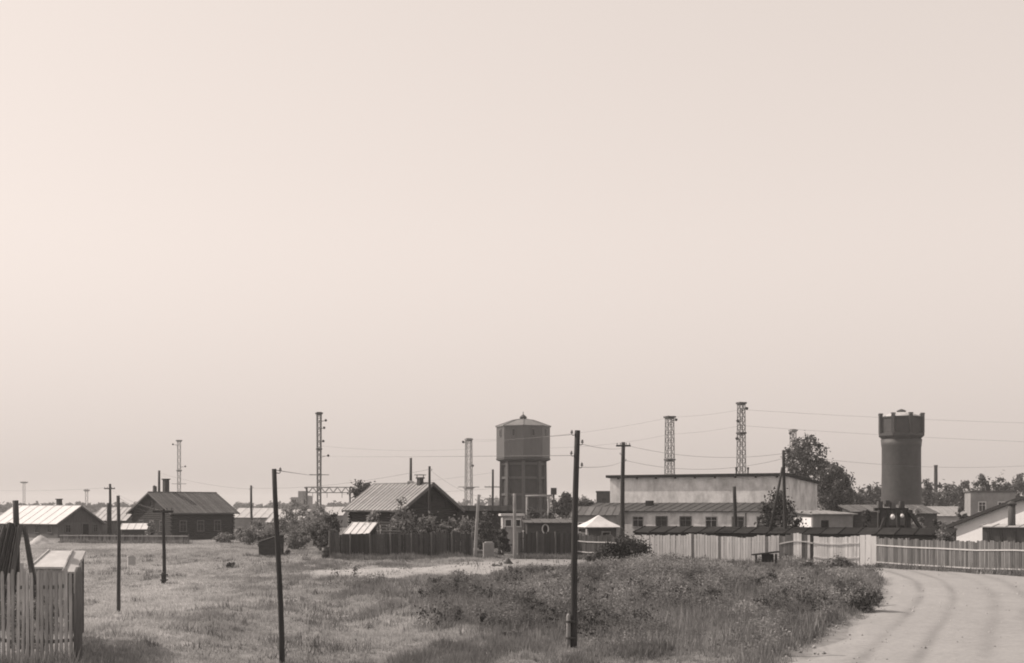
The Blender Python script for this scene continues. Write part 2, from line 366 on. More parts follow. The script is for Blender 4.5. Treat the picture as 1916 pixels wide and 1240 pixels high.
def gable_house(name, label, cat, org, rz, L_, W_, ze, zr, wall_m, roof_m, gable_m=None, ov=.5, og=.45, sw=.75, logs=True, seed=0):
    t = thing(name, label, cat, org, rz)
    (log_walls if logs else flat_walls)(L_, W_, ze, wall_m, t)
    for x0, s in ((0, -1), (L_, 1)):                  # gable boards
        mb = MB(); n = 14; bw_ = W_/n
        for i in range(n):
            ya, yb = i*bw_, (i+1)*bw_
            za = ze+(zr-ze)*(1-abs(2*ya/W_-1)); zb = ze+(zr-ze)*(1-abs(2*yb/W_-1))
            th = .03+.012*(i % 2); xa = x0-s*.12; xb = x0+s*th
            V = [(xa, ya+.008, ze), (xa, yb-.008, ze), (xa, yb-.008, zb-.03), (xa, ya+.008, za-.03), (xb, ya+.008, ze), (xb, yb-.008, ze), (xb, yb-.008, zb-.03), (xb, ya+.008, za-.03)]
            mb.add(V, [(0, 1, 2, 3), (7, 6, 5, 4), (0, 4, 5, 1), (1, 5, 6, 2), (2, 6, 7, 3), (3, 7, 4, 0)])
        mb.build('gable', gable_m or wall_m, t)
    pitch = math.atan2(zr-ze, W_/2); sl = (W_/2+ov)/math.cos(pitch); dz = ov*math.tan(pitch)
    deck = MB(); th = .09
    prof = [(-ov, ze-dz), (W_/2, zr), (W_+ov, ze-dz), (W_+ov, ze-dz-th), (W_/2, zr-th), (-ov, ze-dz-th)]
    n = len(prof); V = [(-og, y, z+.02) for y, z in prof]+[(L_+og, y, z+.02) for y, z in prof]
    deck.add(V, [(0, 1, 4, 5), (1, 2, 3, 4), (n+5, n+4, n+1, n), (n+4, n+3, n+2, n+1)]+[(i, i+n, (i+1) % n+n, (i+1) % n) for i in range(n)])
    r = deck.build('roof', 'post_grey', t)
    strips(r, 'roof_sheet', roof_m, L_+2*og, sl, sw, (-og, -ov, ze-dz+.03), 0, pitch, seed=seed)
    strips(r, 'roof_sheet', roof_m, L_+2*og, sl, sw, (L_+og, W_+ov, ze-dz+.03), math.pi, pitch, seed=seed+1)
    rc = MB().prism([(-og, zr+.06), (L_+og, zr+.06), (L_+og, zr+.13), (-og, zr+.13)], W_/2-.11, W_/2+.11); rc.build('ridge_cap', roof_m, r)
    for x in (-og-.02, L_+og+.02):                    # barge boards
        for y0, y1 in ((-ov, W_/2), (W_+ov, W_/2)):
            MB().bar((x, y0, ze-dz-.06), (x, y1, zr-.06), .05, .2).build('barge_board', 'post_grey', r)
    return t, r
def chimney(parent, x, y, z0, z1, wd, m='brick_dark', cap=True):
    mb = MB().box((x, y, (z0+z1)/2), (wd, wd, z1-z0)); o = mb.build('chimney', m, parent)
    if cap: MB().box((x, y, z1+.06), (wd*1.35, wd*1.35, .13)).build('chimney_cap', m, o)
    return o
def shed(name, label, cat, org, rz, L_, W_, zf, zb, wall_m, roof_m, ov=.3, sw=.8, seed=0, planks=True, group=None):
    """mono-pitch shed: front at y=0 height zf, back at y=W height zb"""
    t = thing(name, label, cat, org, rz, group)
    P = [(0, 0, -.3), (L_, 0, -.3), (L_, W_, -.3), (0, W_, -.3), (0, 0, zf), (L_, 0, zf), (L_, W_, zb), (0, W_, zb)]
    MB().add(P, [(0, 3, 2, 1), (4, 5, 6, 7), (0, 1, 5, 4), (1, 2, 6, 5), (2, 3, 7, 6), (3, 0, 4, 7)]).build('wall', wall_m, t)
    pitch = math.atan2(zb-zf, W_); sl = (W_+2*ov)/math.cos(pitch)
    z0 = zf-ov*math.tan(pitch)
    if planks: strips(t, 'roof_sheet', roof_m, L_+2*ov, sl, sw, (-ov, -ov, z0+.02), 0, pitch, th=.07, seed=seed)
    return t
# ------------------------------------------------------------------ builders: fences, poles, masts, wires
def fence(name, label, A, B, ht, wd, m, gap=.012, rails=(), rail_m='rail_pale', rail_front=True, post_every=None, post_m='post_grey', post_front=False, pointed=False, seed=0, jit=.05, mats=None, lean=.006, th=.025, base=-.05, group=None, post_ht=None, cat='fence'):
    rnd = random.Random(seed); A = Vector(A); B = Vector(B); d = (B-A); Ln = d.xy.length; rz = math.atan2(d.y, d.x)
    t = thing(name, label, cat, (A.x, A.y, hz(A.x, A.y)), rz, group); z0 = t.location.z
    n = max(1, int(Ln/wd)); s = Ln/n
    if pointed:
        b = MB().prism([(-s*.5+gap, 0), (s*.5-gap, 0), (s*.5-gap, ht-.08), (s*.16, ht), (-s*.16, ht), (-s*.5+gap, ht-.08)], -th/2, th/2)
    else:
        b = MB().prism([(-s*.5+gap/2, 0), (s*.5-gap/2, 0), (s*.5-gap/2, ht-.02), (s*.5-gap/2-.02, ht), (-s*.5+gap/2+.02, ht), (-s*.5+gap/2, ht-.02)], -th/2, th/2)
    cache = {}
    for i in range(n):
        mm = mats(i/n, rnd) if mats else m
        if mm is None: continue
        if mm not in cache: cache[mm] = b.mesh('plank', mm)
        x = (i+.5)*s; q = A+d*((i+.5)/n)
        link('plank', cache[mm], t, (x, rnd.uniform(-.008, .008), hz(q.x, q.y)-z0+base), (rnd.uniform(-lean, lean)*.5, rnd.uniform(-lean, lean), 0), (1, 1, 1+rnd.uniform(-jit, jit)))
    ys_ = -1 if rail_front else 1
    for zr in rails:
        m_ = 5; k0 = 0
        mb = MB(); pts = []
        for k in range(m_+1):
            q = A+d*(k/m_); pts.append((Ln*k/m_, ys_*(th/2+.028), zr+hz(q.x, q.y)-z0+rnd.uniform(-.012, .012)))
        for k in range(m_): mb.bar(pts[k], pts[k+1], .045, .085)
        mb.build('rail', rail_m, t)
    if post_every:
        k = max(1, round(Ln/post_every)); pm = MB().tube([(0, 0, -.4), (0, 0, (post_ht or ht)-.05), (0, 0, (post_ht or ht)+.04)], [.075, .07, .04], 6).mesh('post', post_m)
        for i in range(k+1):
            q = A+d*(i/k); yy = (-1 if post_front else 1)*(th/2+.09)
            link('post', pm, t, (Ln*i/k, yy, hz(q.x, q.y)-z0), (rnd.uniform(-.02, .02), rnd.uniform(-.02, .02), 0))
    return t
def pole(label, top, base, d, r0, r1, m='pole_dark', insul=(), arms=(), stub=None, name='utility_pole', group='utility poles', cat='pole', cap=True, zb=None):
    """top/base photo points; insul = [(row, side)]; arms = [(row, half length m)]"""
    bx = PX(base[0], d); bz = hz(bx, d) if zb is None else zb
    tp = at(top[0], top[1], d); t = thing(name, label, cat, (bx, d, bz), 0, group); o = Vector((bx, d, bz)); e = tp-o
    n = 7; pts = []; rad = []
    for k in range(n+1):
        f = k/n; pts.append(e*f+Vector((math.sin(f*5+bx)*.018, 0, 0))-(Vector((0, 0, .5)) if k == 0 else Vector())); rad.append(r0+(r1-r0)*f)
    MB().tube(pts, rad, 10).build('shaft', m, t, True)
    def onp(py):
        f = (PZ(py, d)-bz)/max(e.z, .1); return e*f
    for py, sd_ in insul:
        p = onp(py); h_ = MB().tube([p, p+Vector((sd_*(r1+.05), 0, -.02)), p+Vector((sd_*(r1+.08), 0, .0)), p+Vector((sd_*(r1+.08), 0, .06))], .013, 5).build('hook', 'iron', t)
        q = p+Vector((sd_*(r1+.08), 0, .03)); MB().lathe([(.02, 0), (.04, .015), (.036, .05), (.03, .07), (.032, .09), (.012, .11)], 10).build('insulator', 'glaze', h_, True).location = q
    for py, hl in arms:
        p = onp(py); a_ = MB().box(p+Vector((0, -r0-.03, 0)), (2*hl, .1, .13)).build('crossarm', m, t)
        for s in (-1, -.45, .45, 1):
            MB().lathe([(.015, 0), (.015, .05), (.04, .06), (.036, .1), (.03, .13), (.012, .15)], 8).build('insulator', 'pole_mid', a_, True).location = p+Vector((s*(hl-.08), -r0-.03, .06))
    if stub:
        z1, off, rs, sm = stub; s_ = MB().tube([(off, -.06, -.5), (off, -.06, z1-.05), (off+.02, -.04, z1)], [rs*1.05, rs, rs*.8], 8).build('stub', sm, t, True)
        for q in (.35, .8):
            MB().lathe([(r0+rs*.9, z1*q-.03), (r0+rs*.95, z1*q), (r0+rs*.9, z1*q+.03)], 12, (off/2, -.03)).build('strap', 'iron', s_)
    return t, tp
def lattice(label, px, d, top, w0, w1, m, gaps, lamps=(), plats=(), name='lattice_mast', thick=.13, arms=()):
    x = PX(px, d); zt = PZ(top, d); t = thing(name, label, 'mast', (x, d, 0), .35, 'lattice masts along the railway yard')
    def cn(z, k):
        w_ = (w0+(w1-w0)*z/zt)/2; return Vector(((-w_, w_, w_, -w_)[k], (-w_, -w_, w_, w_)[k], z))
    for k in range(4): MB().bar(cn(-.3, k), cn(zt, k), thick).build('leg', m, t)
    zs = [0]
    while zs[-1] < zt-.5: zs.append(min(zt, zs[-1]+gaps))
    for k in range(4):
        b = MB()
        for i in range(len(zs)-1):
            a0, a1 = cn(zs[i], k), cn(zs[i+1], (k+1) % 4); b0, b1 = cn(zs[i], (k+1) % 4), cn(zs[i+1], k)
            b.bar(a0, a1, thick*.55); b.bar(b0, b1, thick*.5); b.bar(cn(zs[i+1], k), cn(zs[i+1], (k+1) % 4), thick*.55)
        b.build('bracing', m, t)
    for py, hw in plats:
        z = PZ(py, d); p = MB().box((0, 0, z), (2*hw, 2*hw, .34)).build('platform', 'iron' if m == 'mast_steel' else m, t)
        MB().box((0, 0, z-.32), (2*hw*.8, 2*hw*.8, .16)).build('platform_beam', m, p)
    for py, sd_, ln in lamps:
        z = PZ(py, d); a_ = MB().bar((0, 0, z), (sd_*ln, 0, z), .1).bar((0, 0, z-.6), (sd_*ln*.7, 0, z), .07).build('lamp_bracket', m, t)
        MB().tube([(sd_*ln, -.25, z+.1), (sd_*ln, .1, z+.25), (sd_*ln, .35, z+.3)], [.32, .24, .1], 10).build('floodlight', 'iron', a_, True)
    for py, hl in arms:
        z = PZ(py, d); MB().box((0, 0, z), (2*hl, .16, .16)).build('crossarm', m, t)
    return t
def wire(label, a, b, sag, r=.012, group='overhead wires'):
    a = Vector(a); b = Vector(b); n = 18; pts = []
    for k in range(n+1):
        f = k/n; p = a.lerp(b, f); p.z -= sag*4*f*(1-f); pts.append(p)
    o = a.copy()
    x = MB().tube([p-o for p in pts], r, 4).build('overhead_wire', 'wire'); x.location = o
    return tag(x, label, 'wire', group)
# ------------------------------------------------------------------ builders: plants
def leaves(cents, rads, per, size, seed, squash=1.0, upright=0.0, shell=.5, tvar=.3):
    """leaf quads in clumps; cents (n,3) rads (n,)"""
    g_ = np.random.default_rng(seed); n = len(cents); per = np.maximum(1, (per*np.ones(n)).astype(int)); ci = np.repeat(np.arange(n), per); N = len(ci)
    v = g_.normal(size=(N, 3)); v /= np.linalg.norm(v, axis=1, keepdims=True)
    rad = (.25*shell+np.abs(g_.normal(size=N))*.62); P = cents[ci]+v*(rads[ci]*rad)[:, None]*np.array([1, 1, squash])
    nrm = g_.normal(size=(N, 3))*.8+v*.7; nrm[:, 2] += .35; nrm[:, 2] *= (1-upright); nrm /= np.linalg.norm(nrm, axis=1, keepdims=True)
    t = np.cross(nrm, g_.normal(size=(N, 3))); t /= np.linalg.norm(t, axis=1, keepdims=True); b = np.cross(nrm, t)
    s = size*(.6+.8*g_.random(N)); V = np.empty((N, 4, 3)); bend = nrm*(s*.15)[:, None]
    V[:, 0] = P-t*s[:, None]; V[:, 1] = P-b*(s*.55)[:, None]+bend; V[:, 2] = P+t*s[:, None]; V[:, 3] = P+b*(s*.55)[:, None]+bend
    ct = 1+tvar*(g_.random(n)*2-1); tone_ = np.repeat((ct[ci]*(.8+.4*g_.random(N))), 4)
    return V.reshape(-1, 3), np.arange(N*4).reshape(N, 4), tone_
def plant(name, label, cat, px, d, top, bot, hw, m='leaf', seed=0, n=26, per=60, leaf=None, trunk=True, loose=.35, group=None, form='round', tvar=.3, depth=1.0):
    """tree or bush: crown between photo rows top and bot, hw photo pixels half width, standing at px, distance d"""
    rnd = np.random.default_rng(seed+100); x = PX(px, d); z0 = hz(x, d); t = thing(name, label, cat, (x, d, z0), 0, group)
    zt = PZ(top, d)-z0; zb = max(PZ(bot, d)-z0, .0) if trunk else 0.0; W_ = hw*d/F; hh = max(zt-zb, .3)*1.08
    leaf = leaf or max(.05, d*.0012)
    C = []; Rr = []
    for i in range(n):
        while True:
            q = rnd.uniform(-1, 1, 3)
            if np.linalg.norm(q) <= 1: break
        f = (q[2]+1)/2
        if form == 'feather': wz = .55+.5*math.sin(f*3.0)
        elif form == 'cone': wz = (1-f)**.7*1.1+.12
        elif form == 'dome': wz = 1.0 if f < .4 else 1-(f-.4)*.55
        else: wz = 1.0
        cr = (.22+.16*rnd.random())*min(W_, hh*.8)*(1 if loose < .5 else .75)
        c = np.array([q[0]*wz*(W_-cr*.6), q[1]*wz*(W_-cr*.6)*depth, zb+cr*.4+f*(hh-cr*1.2)])
        if form == 'feather': cr *= .8
        C.append(c); Rr.append(cr)
    C = np.array(C); Rr = np.array(Rr)
    V, F_, T = leaves(C, Rr, per, leaf, seed, shell=loose, tvar=tvar)
    V[:, 2] = np.maximum(V[:, 2], .02)
    link('crown' if trunk else 'foliage', np_mesh('crown', V, F_, m, T), t)
    if trunk:
        th = zb+hh*.55; r = max(.07, W_*.06); tr = MB().tube([(0, 0, -.3), (.05*W_, 0, th*.4), (-.03*W_, .02, th*.8), (0, 0, zb+hh*.8)], [r*1.25, r, r*.7, r*.25], 8).build('trunk', 'bark', t, True)
        for i in range(min(7, n)):
            j = i*(n//7) if n >= 7 else i
            s_ = Vector((0, 0, zb*.7+hh*(.1+.5*i/7))); e = Vector(C[j]); MB().tube([s_, s_.lerp(e, .5)+Vector((0, 0, -.05*hh)), e], [r*.5, r*.33, r*.12], 5).build('branch', 'bark', tr)
    else:
        s_ = MB()
        for i in range(min(6, n)): s_.tube([(0, 0, -.1), tuple(Vector(C[i])*.6), tuple(C[i])], [.03, .02, .008], 4)
        s_.build('stems', 'bark', t)
    return t
# ------------------------------------------------------------------ far land
def forest(name, label, px0, px1, d, top, seed, n, m='leaf_far', hvar=.5):
    g_ = np.random.default_rng(seed); C = []; Rr = []
    for i in range(n):
        px = px0+(px1-px0)*(i+g_.random())/n; dd = d*(1+.12*(g_.random()-.3)); h_ = PZ(top, d)*(1-hvar*g_.random()**1.5)
        r = h_*.33
        for k in range(3): C.append((PX(px, dd)+g_.normal()*r*.5, dd, r*.8+(h_-1.7*r)*k/2)); Rr.append(r*(1.1-.2*k))
    V, F_, T = leaves(np.array(C), np.array(Rr), 46, d*.0016, seed, shell=.3)
    V[:, 2] = np.maximum(V[:, 2], .05)
    return tag(link(name, np_mesh(name, V, F_, m, T)), label, 'woods', kind='stuff')
forest('far_woods', 'hazy low woods along the horizon behind the houses', -60, 700, 950, 938, 3, 130)
forest('far_woods', 'hazy woods on the horizon behind the water towers', 700, 2000, 900, 926, 4, 170, hvar=.7)
forest('tree_belt', 'continuous belt of trees behind the right yards', 1575, 2000, 330, 899, 5, 50, hvar=.38)
# ------------------------------------------------------------------ octagonal water tower
def oct_tower():
    d = 235.0; cx_ = PX(979, d); s = d/F; zt = lambda py: PZ(py, d)
    t = thing('water_tower', 'octagonal water tower with overhanging boarded tank and low pyramid roof', 'water tower', (cx_, d, 0), 0)
    a0 = R(-90)                                           # a corner towards the camera: facet normals at -67,-22,22,67
    C = lambda r, k, z: Vector((r*math.cos(a0+k*math.pi/4), r*math.sin(a0+k*math.pi/4), z))
    rs, rt = 40.5*s, 50*s; zs, z1 = zt(862), zt(799)
    sh = MB(); rb = rs*1.04
    sh.lathe([(rb-.25, -.5), (rs-.25, zs+.1)], 8, a0=a0); shaft = sh.build('shaft', 'brick_tower', t)
    for k in range(8):
        MB().bar(C(rb, k, -.4), C(rs, k, zs), .62).build('corner_pilaster', 'tower_concrete', shaft)
        for z in (zt(955), zt(925), zt(894), zt(868)):
            r_ = rb+(rs-rb)*z/zs; MB().bar(C(r_-.06, k, z), C(r_-.06, k+1, z), .32, .42).build('ring_beam', 'tower_concrete', shaft)
    MB().lathe([(rs*.9, zs-.35), (rt*.93, zs-.05), (rt*1.015, zs+.15), (rt*1.015, zs+.45), (rt*.9, zs+.5)], 8, a0=a0).build('tank_floor', 'plank_weathered', t)
    ap = rt*math.cos(R(22.5)); ln = 2*rt*math.sin(R(22.5)); hh = z1-zs-.5
    nb = 12; bwd = ln/nb; bm = MB().box((0, 0, hh/2), (bwd-.03, .10, hh)).mesh('board', 'tank_board')
    tank = MB().lathe([(rt-.16, zs+.5), (rt-.16, z1)], 8, a0=a0).build('tank', 'tank_board', t)
    for k in range(8):
        nrm = a0+(k+.5)*math.pi/4; n_ = Vector((math.cos(nrm), math.sin(nrm), 0)); u = Vector((-n_.y, n_.x, 0))
        for i in range(nb):
            p = n_*(ap-.05+.015*(i % 2))+u*((i+.5-nb/2)*bwd); link('board', bm, tank, (p.x, p.y, zs+.5), (0, 0, nrm-math.pi/2))
        f = MB(); wz, wr = 1.25, .5
        for a_, b_, c_, e_ in ((0, wz/2, wr+.25, .16), (0, -wz/2, wr+.25, .16), (-wr/2-.05, 0, .14, wz), (wr/2+.05, 0, .14, wz)): f.box((a_, 0, b_), (c_+.1 if e_ == .16 else c_, .12, e_))
        w_ = f.build('window', 'tank_board', t); w_.location = n_*(ap+.06)+Vector((0, 0, zt(811))); w_.rotation_euler = (0, 0, nrm-math.pi/2)
        MB().box((0, .0, 0), (wr+.1, .05, wz)).build('pane', 'glass_dark', w_)
    za = zt(783); re = rt*1.045; roof = MB().lathe([(re, z1-.02), (re, z1+.12)], 8, a0=a0).build('roof', 'tower_roof', t)
    for k in range(8):
        a, b = C(re, k, z1+.13), C(re, k+1, z1+.13); ap_ = Vector((0, 0, za)); mid = .38
        a2 = a.lerp(ap_, .62)+Vector((0, 0, .22)); b2 = b.lerp(ap_, .62)+Vector((0, 0, .22))
        MB().add([a, b, b2, a2, ap_], [(0, 1, 2, 3), (3, 2, 4)]).build('roof_panel', 'tower_roof', roof)
        MB().bar(a+Vector((0, 0, .03)), a2+Vector((0, 0, .04)), .12).bar(a2+Vector((0, 0, .04)), ap_+Vector((0, 0, .04)), .12).build('hip_rib', 'tower_roof', roof)
    cu = MB().lathe([(.62, za-.25), (.6, za+.2), (.75, za+.22), (.45, za+.5), (.12, za+.75)], 8).build('cupola', 'iron', t)
    MB().tube([(0, 0, za+.6), (0, 0, zt(770))], [.09, .05], 6).build('finial', 'iron', cu)
    return t
oct_tower()
# ------------------------------------------------------------------ round water tower
def round_tower():
    d = 225.0; s = d/F; zt = lambda py: PZ(py, d)
    t = thing('water_tower', 'round brick water tower with wider crown and corner merlons', 'water tower', (PX(1686.5, d), d, 0), 0)
    rb, rm = 37.5*s, 35.5*s; zc, zh = zt(822), zt(816)
    MB().lathe([(rb*1.03, -.5), (rb, zt(985)), (rm, zt(880)), (rm, zt(838)), (rm*1.02, zt(834)), (37.5*s, zc)], 48).build('shaft', 'brick_tower', t, True)
    a0 = R(-90+22.5-15); re = 41*s/math.cos(R(10))
    MB().lathe([(37.0*s, zc-.05), (re*1.0, zh-.1), (re*1.05, zh), (re*1.05, zh+.45), (re*.98, zh+.55)], 8, a0=a0).build('cornice', 'brick_tower', t)
    MB().lathe([(re*.95, zh+.5), (re*.95, zt(783)), (re*1.0, zt(782.5)), (re*1.0, zt(780)), (re*.9, zt(779.8))], 8, a0=a0).build('head', 'brick_tower', t)
    for k in range(8):
        c = Vector((re*.97*math.cos(a0+k*math.pi/4), re*.97*math.sin(a0+k*math.pi/4), 0)); z0, z1 = zh+.5, zt(776.5)
        p = MB().box((0, 0, (z0+z1)/2), (.5, .55, z1-z0)).build('corner_pilaster', 'brick_tower', t); p.location = c; p.rotation_euler = (0, 0, a0+k*math.pi/4)
        q = MB().box((0, 0, z1+.15), (.6, .65, .2)).build('merlon_cap', 'brick_tower', p)
    z = zt(780); rf = MB().lathe([(re*.86, z-.3), (re*.8, z+.15), (re*.5, z+.62), (re*.2, z+.85)], 32).build('roof', 'roof_pale', t, True)
    MB().lathe([(.75, z+.75), (.75, z+1.0), (.9, z+1.02), (.5, z+1.25), (.1, z+1.4)], 12).build('vent_cap', 'iron', rf)
round_tower()
# ------------------------------------------------------------------ houses
def corner_org(near, rz, L_):                            # origin so that the near corner sits at local x = L
    return (near[0]-math.cos(rz)*L_, near[1]-math.sin(rz)*L_, 0)
# centre house
d = 111.0; ze, zr = 4.15, 6.25; rz = R(-45)
t, r = gable_house('log_house', 'dark log house with pale ribbed metal roof behind the board fence', 'house', corner_org((PX(752, d), d), rz, 7.3), rz, 7.3, 6.4, ze, zr, 'log_dark', 'roof_sheet', ov=.5, og=.5, sw=.52, seed=5)
MB().tube([(4.55, 3.35, zr-.3), (4.55, 3.35, zr+.25), (4.55, 3.35, zr+2.35)], [.19, .13, .12], 10).build('stove_pipe', 'iron', t, True)
MB().lathe([(.42, zr-.5), (.40, zr+.22), (.2, zr+.3)], 4, (4.55, 3.35)).build('pipe_flashing', 'roof_sheet', t)
chimney(t, 6.25, 3.0, zr-.6, zr+.45, .42, 'brick_dark')
MB().box((6.25, 3.0, zr+.78), (.75, .75, .06)).box((6.05, 2.8, zr+.6), (.05, .05, .32)).box((6.45, 3.2, zr+.6), (.05, .05, .32)).build('chimney_hood', 'iron', t)
window(t, 1.5, 0, 1.9, .75, 1.15, 'y', -1, 'plank_grey'); window(t, 4.0, 0, 1.9, .75, 1.15, 'y', -1, 'plank_grey')
window(t, 7.3, 2.0, 1.9, .75, 1.15, 'x', 1, 'post_grey'); window(t, 7.3, 4.4, 1.9, .75, 1.15, 'x', 1, 'post_grey')
window(t, 7.32, 3.2, 5.0, .5, .5, 'x', 1, 'log_dark', bars=False)
# left log house with big grey roof
d = 162.0; rz = R(48)
t, r = gable_house('log_house', 'dark log house with large plain grey board roof, a lone tall pipe behind', 'house', (PX(322, d), d, 0), rz, 9.3, 9.2, 3.65, 6.05, 'log_dark', 'roof_old', ov=.6, og=.55, sw=.5, seed=15)
t['label'] = 'dark log house with large plain grey roof beside the low fence'
for x in (1.6, 4.2, 6.8): window(t, x, 0, 1.75, .85, 1.25, 'y', -1, 'post_grey')
for y in (2.2, 4.6, 7.0): window(t, 0, y, 1.75, .85, 1.25, 'x', -1, 'post_grey')
chimney(t, 2.6, 5.4, 5.4, 7.75, .62, 'brick_dark'); window(t, -.02, 4.6, 4.6, .6, .6, 'x', -1, 'log_dark', bars=False)
# far left house with pale roof
d = 172.0; rz = R(-35)
t, r = gable_house('barn_house', 'long low house with bright pale roof at the far left', 'house', corner_org((PX(108, d), d), rz, 14.5), rz, 14.5, 7.0, 2.1, 4.3, 'plank_weathered', 'roof_white', gable_m='plank_weathered', ov=.45, og=.4, sw=1.8, logs=False, seed=25)
door(t, 14.5, 4.4, -.1, .95, 1.95, 'x', 1); window(t, 14.5, 1.6, 1.25, .7, .9, 'x', 1, 'post_grey'); window(t, 14.5, 6.0, 1.25, .6, .9, 'x', 1, 'post_grey')
for x in (3, 6.5, 10, 12.8): window(t, x, 0, 1.2, .8, .9, 'y', -1, 'post_grey')
chimney(t, 9.5, 3.8, 4.0, 5.2, .55, 'brick_dark'); 
# lean-to annex right of that house
shed('woodshed', 'small grey shed leaning beside the low pale-roofed house', 'shed', at(168, 948, 183)*Vector((1, 1, 0)) if False else Vector((PX(172, 183), 183, 0)), R(-8), 5.0, 3.5, 2.3, 3.9, 'plank_weathered', 'roof_pale', seed=3)
shed('woodshed', 'low shed with light sheet roof between the two left houses', 'shed', Vector((PX(228, 156), 156, 0)), R(10), 2.7, 2.6, 1.45, 2.0, 'log_mid', 'roof_white', seed=4)
# depot: tall whitewashed wall, annex with windows
d = 150.0; rz = math.atan2(-11, 19.5); Ld = 22.6; org = corner_org((PX(1470, d), d), rz, Ld)
t = thing('depot_building', 'long whitewashed depot with high blank wall and windowed lean-to annex', 'building', org, rz)
zt_, zb_ = 7.8, 7.1; Wd = 13.0
MB().add([(0, 0, -.3), (Ld, 0, -.3), (Ld, Wd, -.3), (0, Wd, -.3), (0, 0, zt_), (Ld, 0, zt_), (Ld, Wd, zb_), (0, Wd, zb_)],
         [(0, 3, 2, 1), (4, 5, 6, 7), (0, 1, 5, 4), (1, 2, 6, 5), (2, 3, 7, 6), (3, 0, 4, 7)]).build('wall', 'whitewash_dirty', t)
roof = MB().add([(-.4, -.45, zt_+.05), (Ld+.4, -.45, zt_+.05), (Ld+.4, Wd+.4, zb_+.03), (-.4, Wd+.4, zb_+.03), (-.4, -.45, zt_+.36), (Ld+.4, -.45, zt_+.36), (Ld+.4, Wd+.4, zb_+.3), (-.4, Wd+.4, zb_+.3)],
         [(0, 3, 2, 1), (4, 5, 6, 7), (0, 1, 5, 4), (1, 2, 6, 5), (2, 3, 7, 6), (3, 0, 4, 7)]).build('roof', 'tar', t)
for k in range(9): MB().box((1.2+k*2.55, -.2, zt_-.06), (.12, .46, .2)).build('rafter_end', 'tar', roof)
for x in (14.8, 16.3): MB().tube([(x, 5, zt_-.4), (x, 5, zt_+.9), (x, 5, zt_+1.25)], [.1, .1, .17], 8).build('roof_vent', 'iron', roof)
Wa, za0, za1 = 5.2, 3.62, 4.55; La = Ld+.6; xa = -1.4
an = MB().add([(xa, -Wa, -.3), (La+xa, -Wa, -.3), (La+xa, -.01, -.3), (xa, -.01, -.3), (xa, -Wa, za0), (La+xa, -Wa, za0), (La+xa, -.01, za1), (xa, -.01, za1)],
         [(0, 3, 2, 1), (4, 5, 6, 7), (0, 1, 5, 4), (1, 2, 6, 5), (2, 3, 7, 6), (3, 0, 4, 7)]).build('annex_wall', 'whitewash_dirty', t)
pitch = math.atan2(za1-za0, Wa); strips(an, 'roof_sheet', 'roof_annex', La+.6, (Wa+.35)/math.cos(pitch), 1.1, (xa-.3, -Wa-.35, za0-.04), 0, pitch, th=.12, seed=9)
for px in (1194, 1238, 1283, 1331, 1381, 1428):
    # intersect the sight line with the annex front
    k = (px-CX)/F; ux, uy = math.cos(rz), math.sin(rz); ox, oy = org[0]+math.sin(rz)*Wa, org[1]-math.cos(rz)*Wa
    x = (k*oy-ox)/(ux-k*uy); window(t, x, -Wa, 2.42, 1.3, 1.15, 'y', -1, 'plank_grey' if px in (1194, 1331) else 'plank_weathered', 'glass_dark')
MB().box((6.2, -1.9, 4.5), (.8, .7, .9)).build('roof_hatch', 'tar', t)
MB().tube([(Ld-3.0, -Wa-.15, .3), (Ld-3.0, -Wa-.15, 3.5)], .07, 6).build('downpipe', 'iron', t)
# dark brick block and low house left of the depot
t = thing('brick_block', 'dark square brick block rising left of the white depot', 'building', (PX(1130, 170), 170, 0), R(-8))
MB().box((0, 1.2, 2.95), (2.0, 2.4, 6.3)).build('wall', 'brick_dark', t); MB().box((0, 1.2, 6.2), (2.15, 2.6, .2)).build('coping', 'brick_dark', t)
window(t, 0, 0, 4.9, .6, .8, 'y', -1, 'brick_dark', bars=False)
t = shed('low_building', 'low grey-roofed building with pale wall left of the depot', 'building', Vector((PX(1070, 150), 150, 0)), R(-10), 5.2, 5.0, 3.2, 4.1, 'plaster_grey', 'roof_old', seed=12)
window(t, 1.2, 0, 1.8, .8, 1.0); window(t, 3.6, 0, 1.8, .8, 1.0)
# small shed with a window to the right of the depot
d = 106.0; rz = R(20); 
t = shed('garage', 'grey plastered garage with pale slanting roof right of the depot', 'garage', Vector((PX(1521, d), d, 0)), rz, 3.9, 3.6, 3.55, 3.75, 'plaster_grey', 'roof_sheet', seed=14)
window(t, 1.15, 0, 2.75, .45, .45, 'y', -1, 'plank_dark', bars=False)
MB().box((-.03, 1.8, 1.7), (.05, 3.3, 3.2)).build('sunlit_end', 'whitewash', t)  # sunlight on the left end wall, painted as a whiter panel over grey plaster
t = shed('shed', 'dark board shed joined on behind the garage and the trestle', 'shed', Vector((PX(1598, 108), 108, 0)), R(4), 3.0, 3.0, 3.75, 4.2, 'log_mid', 'roof_old', seed=16)
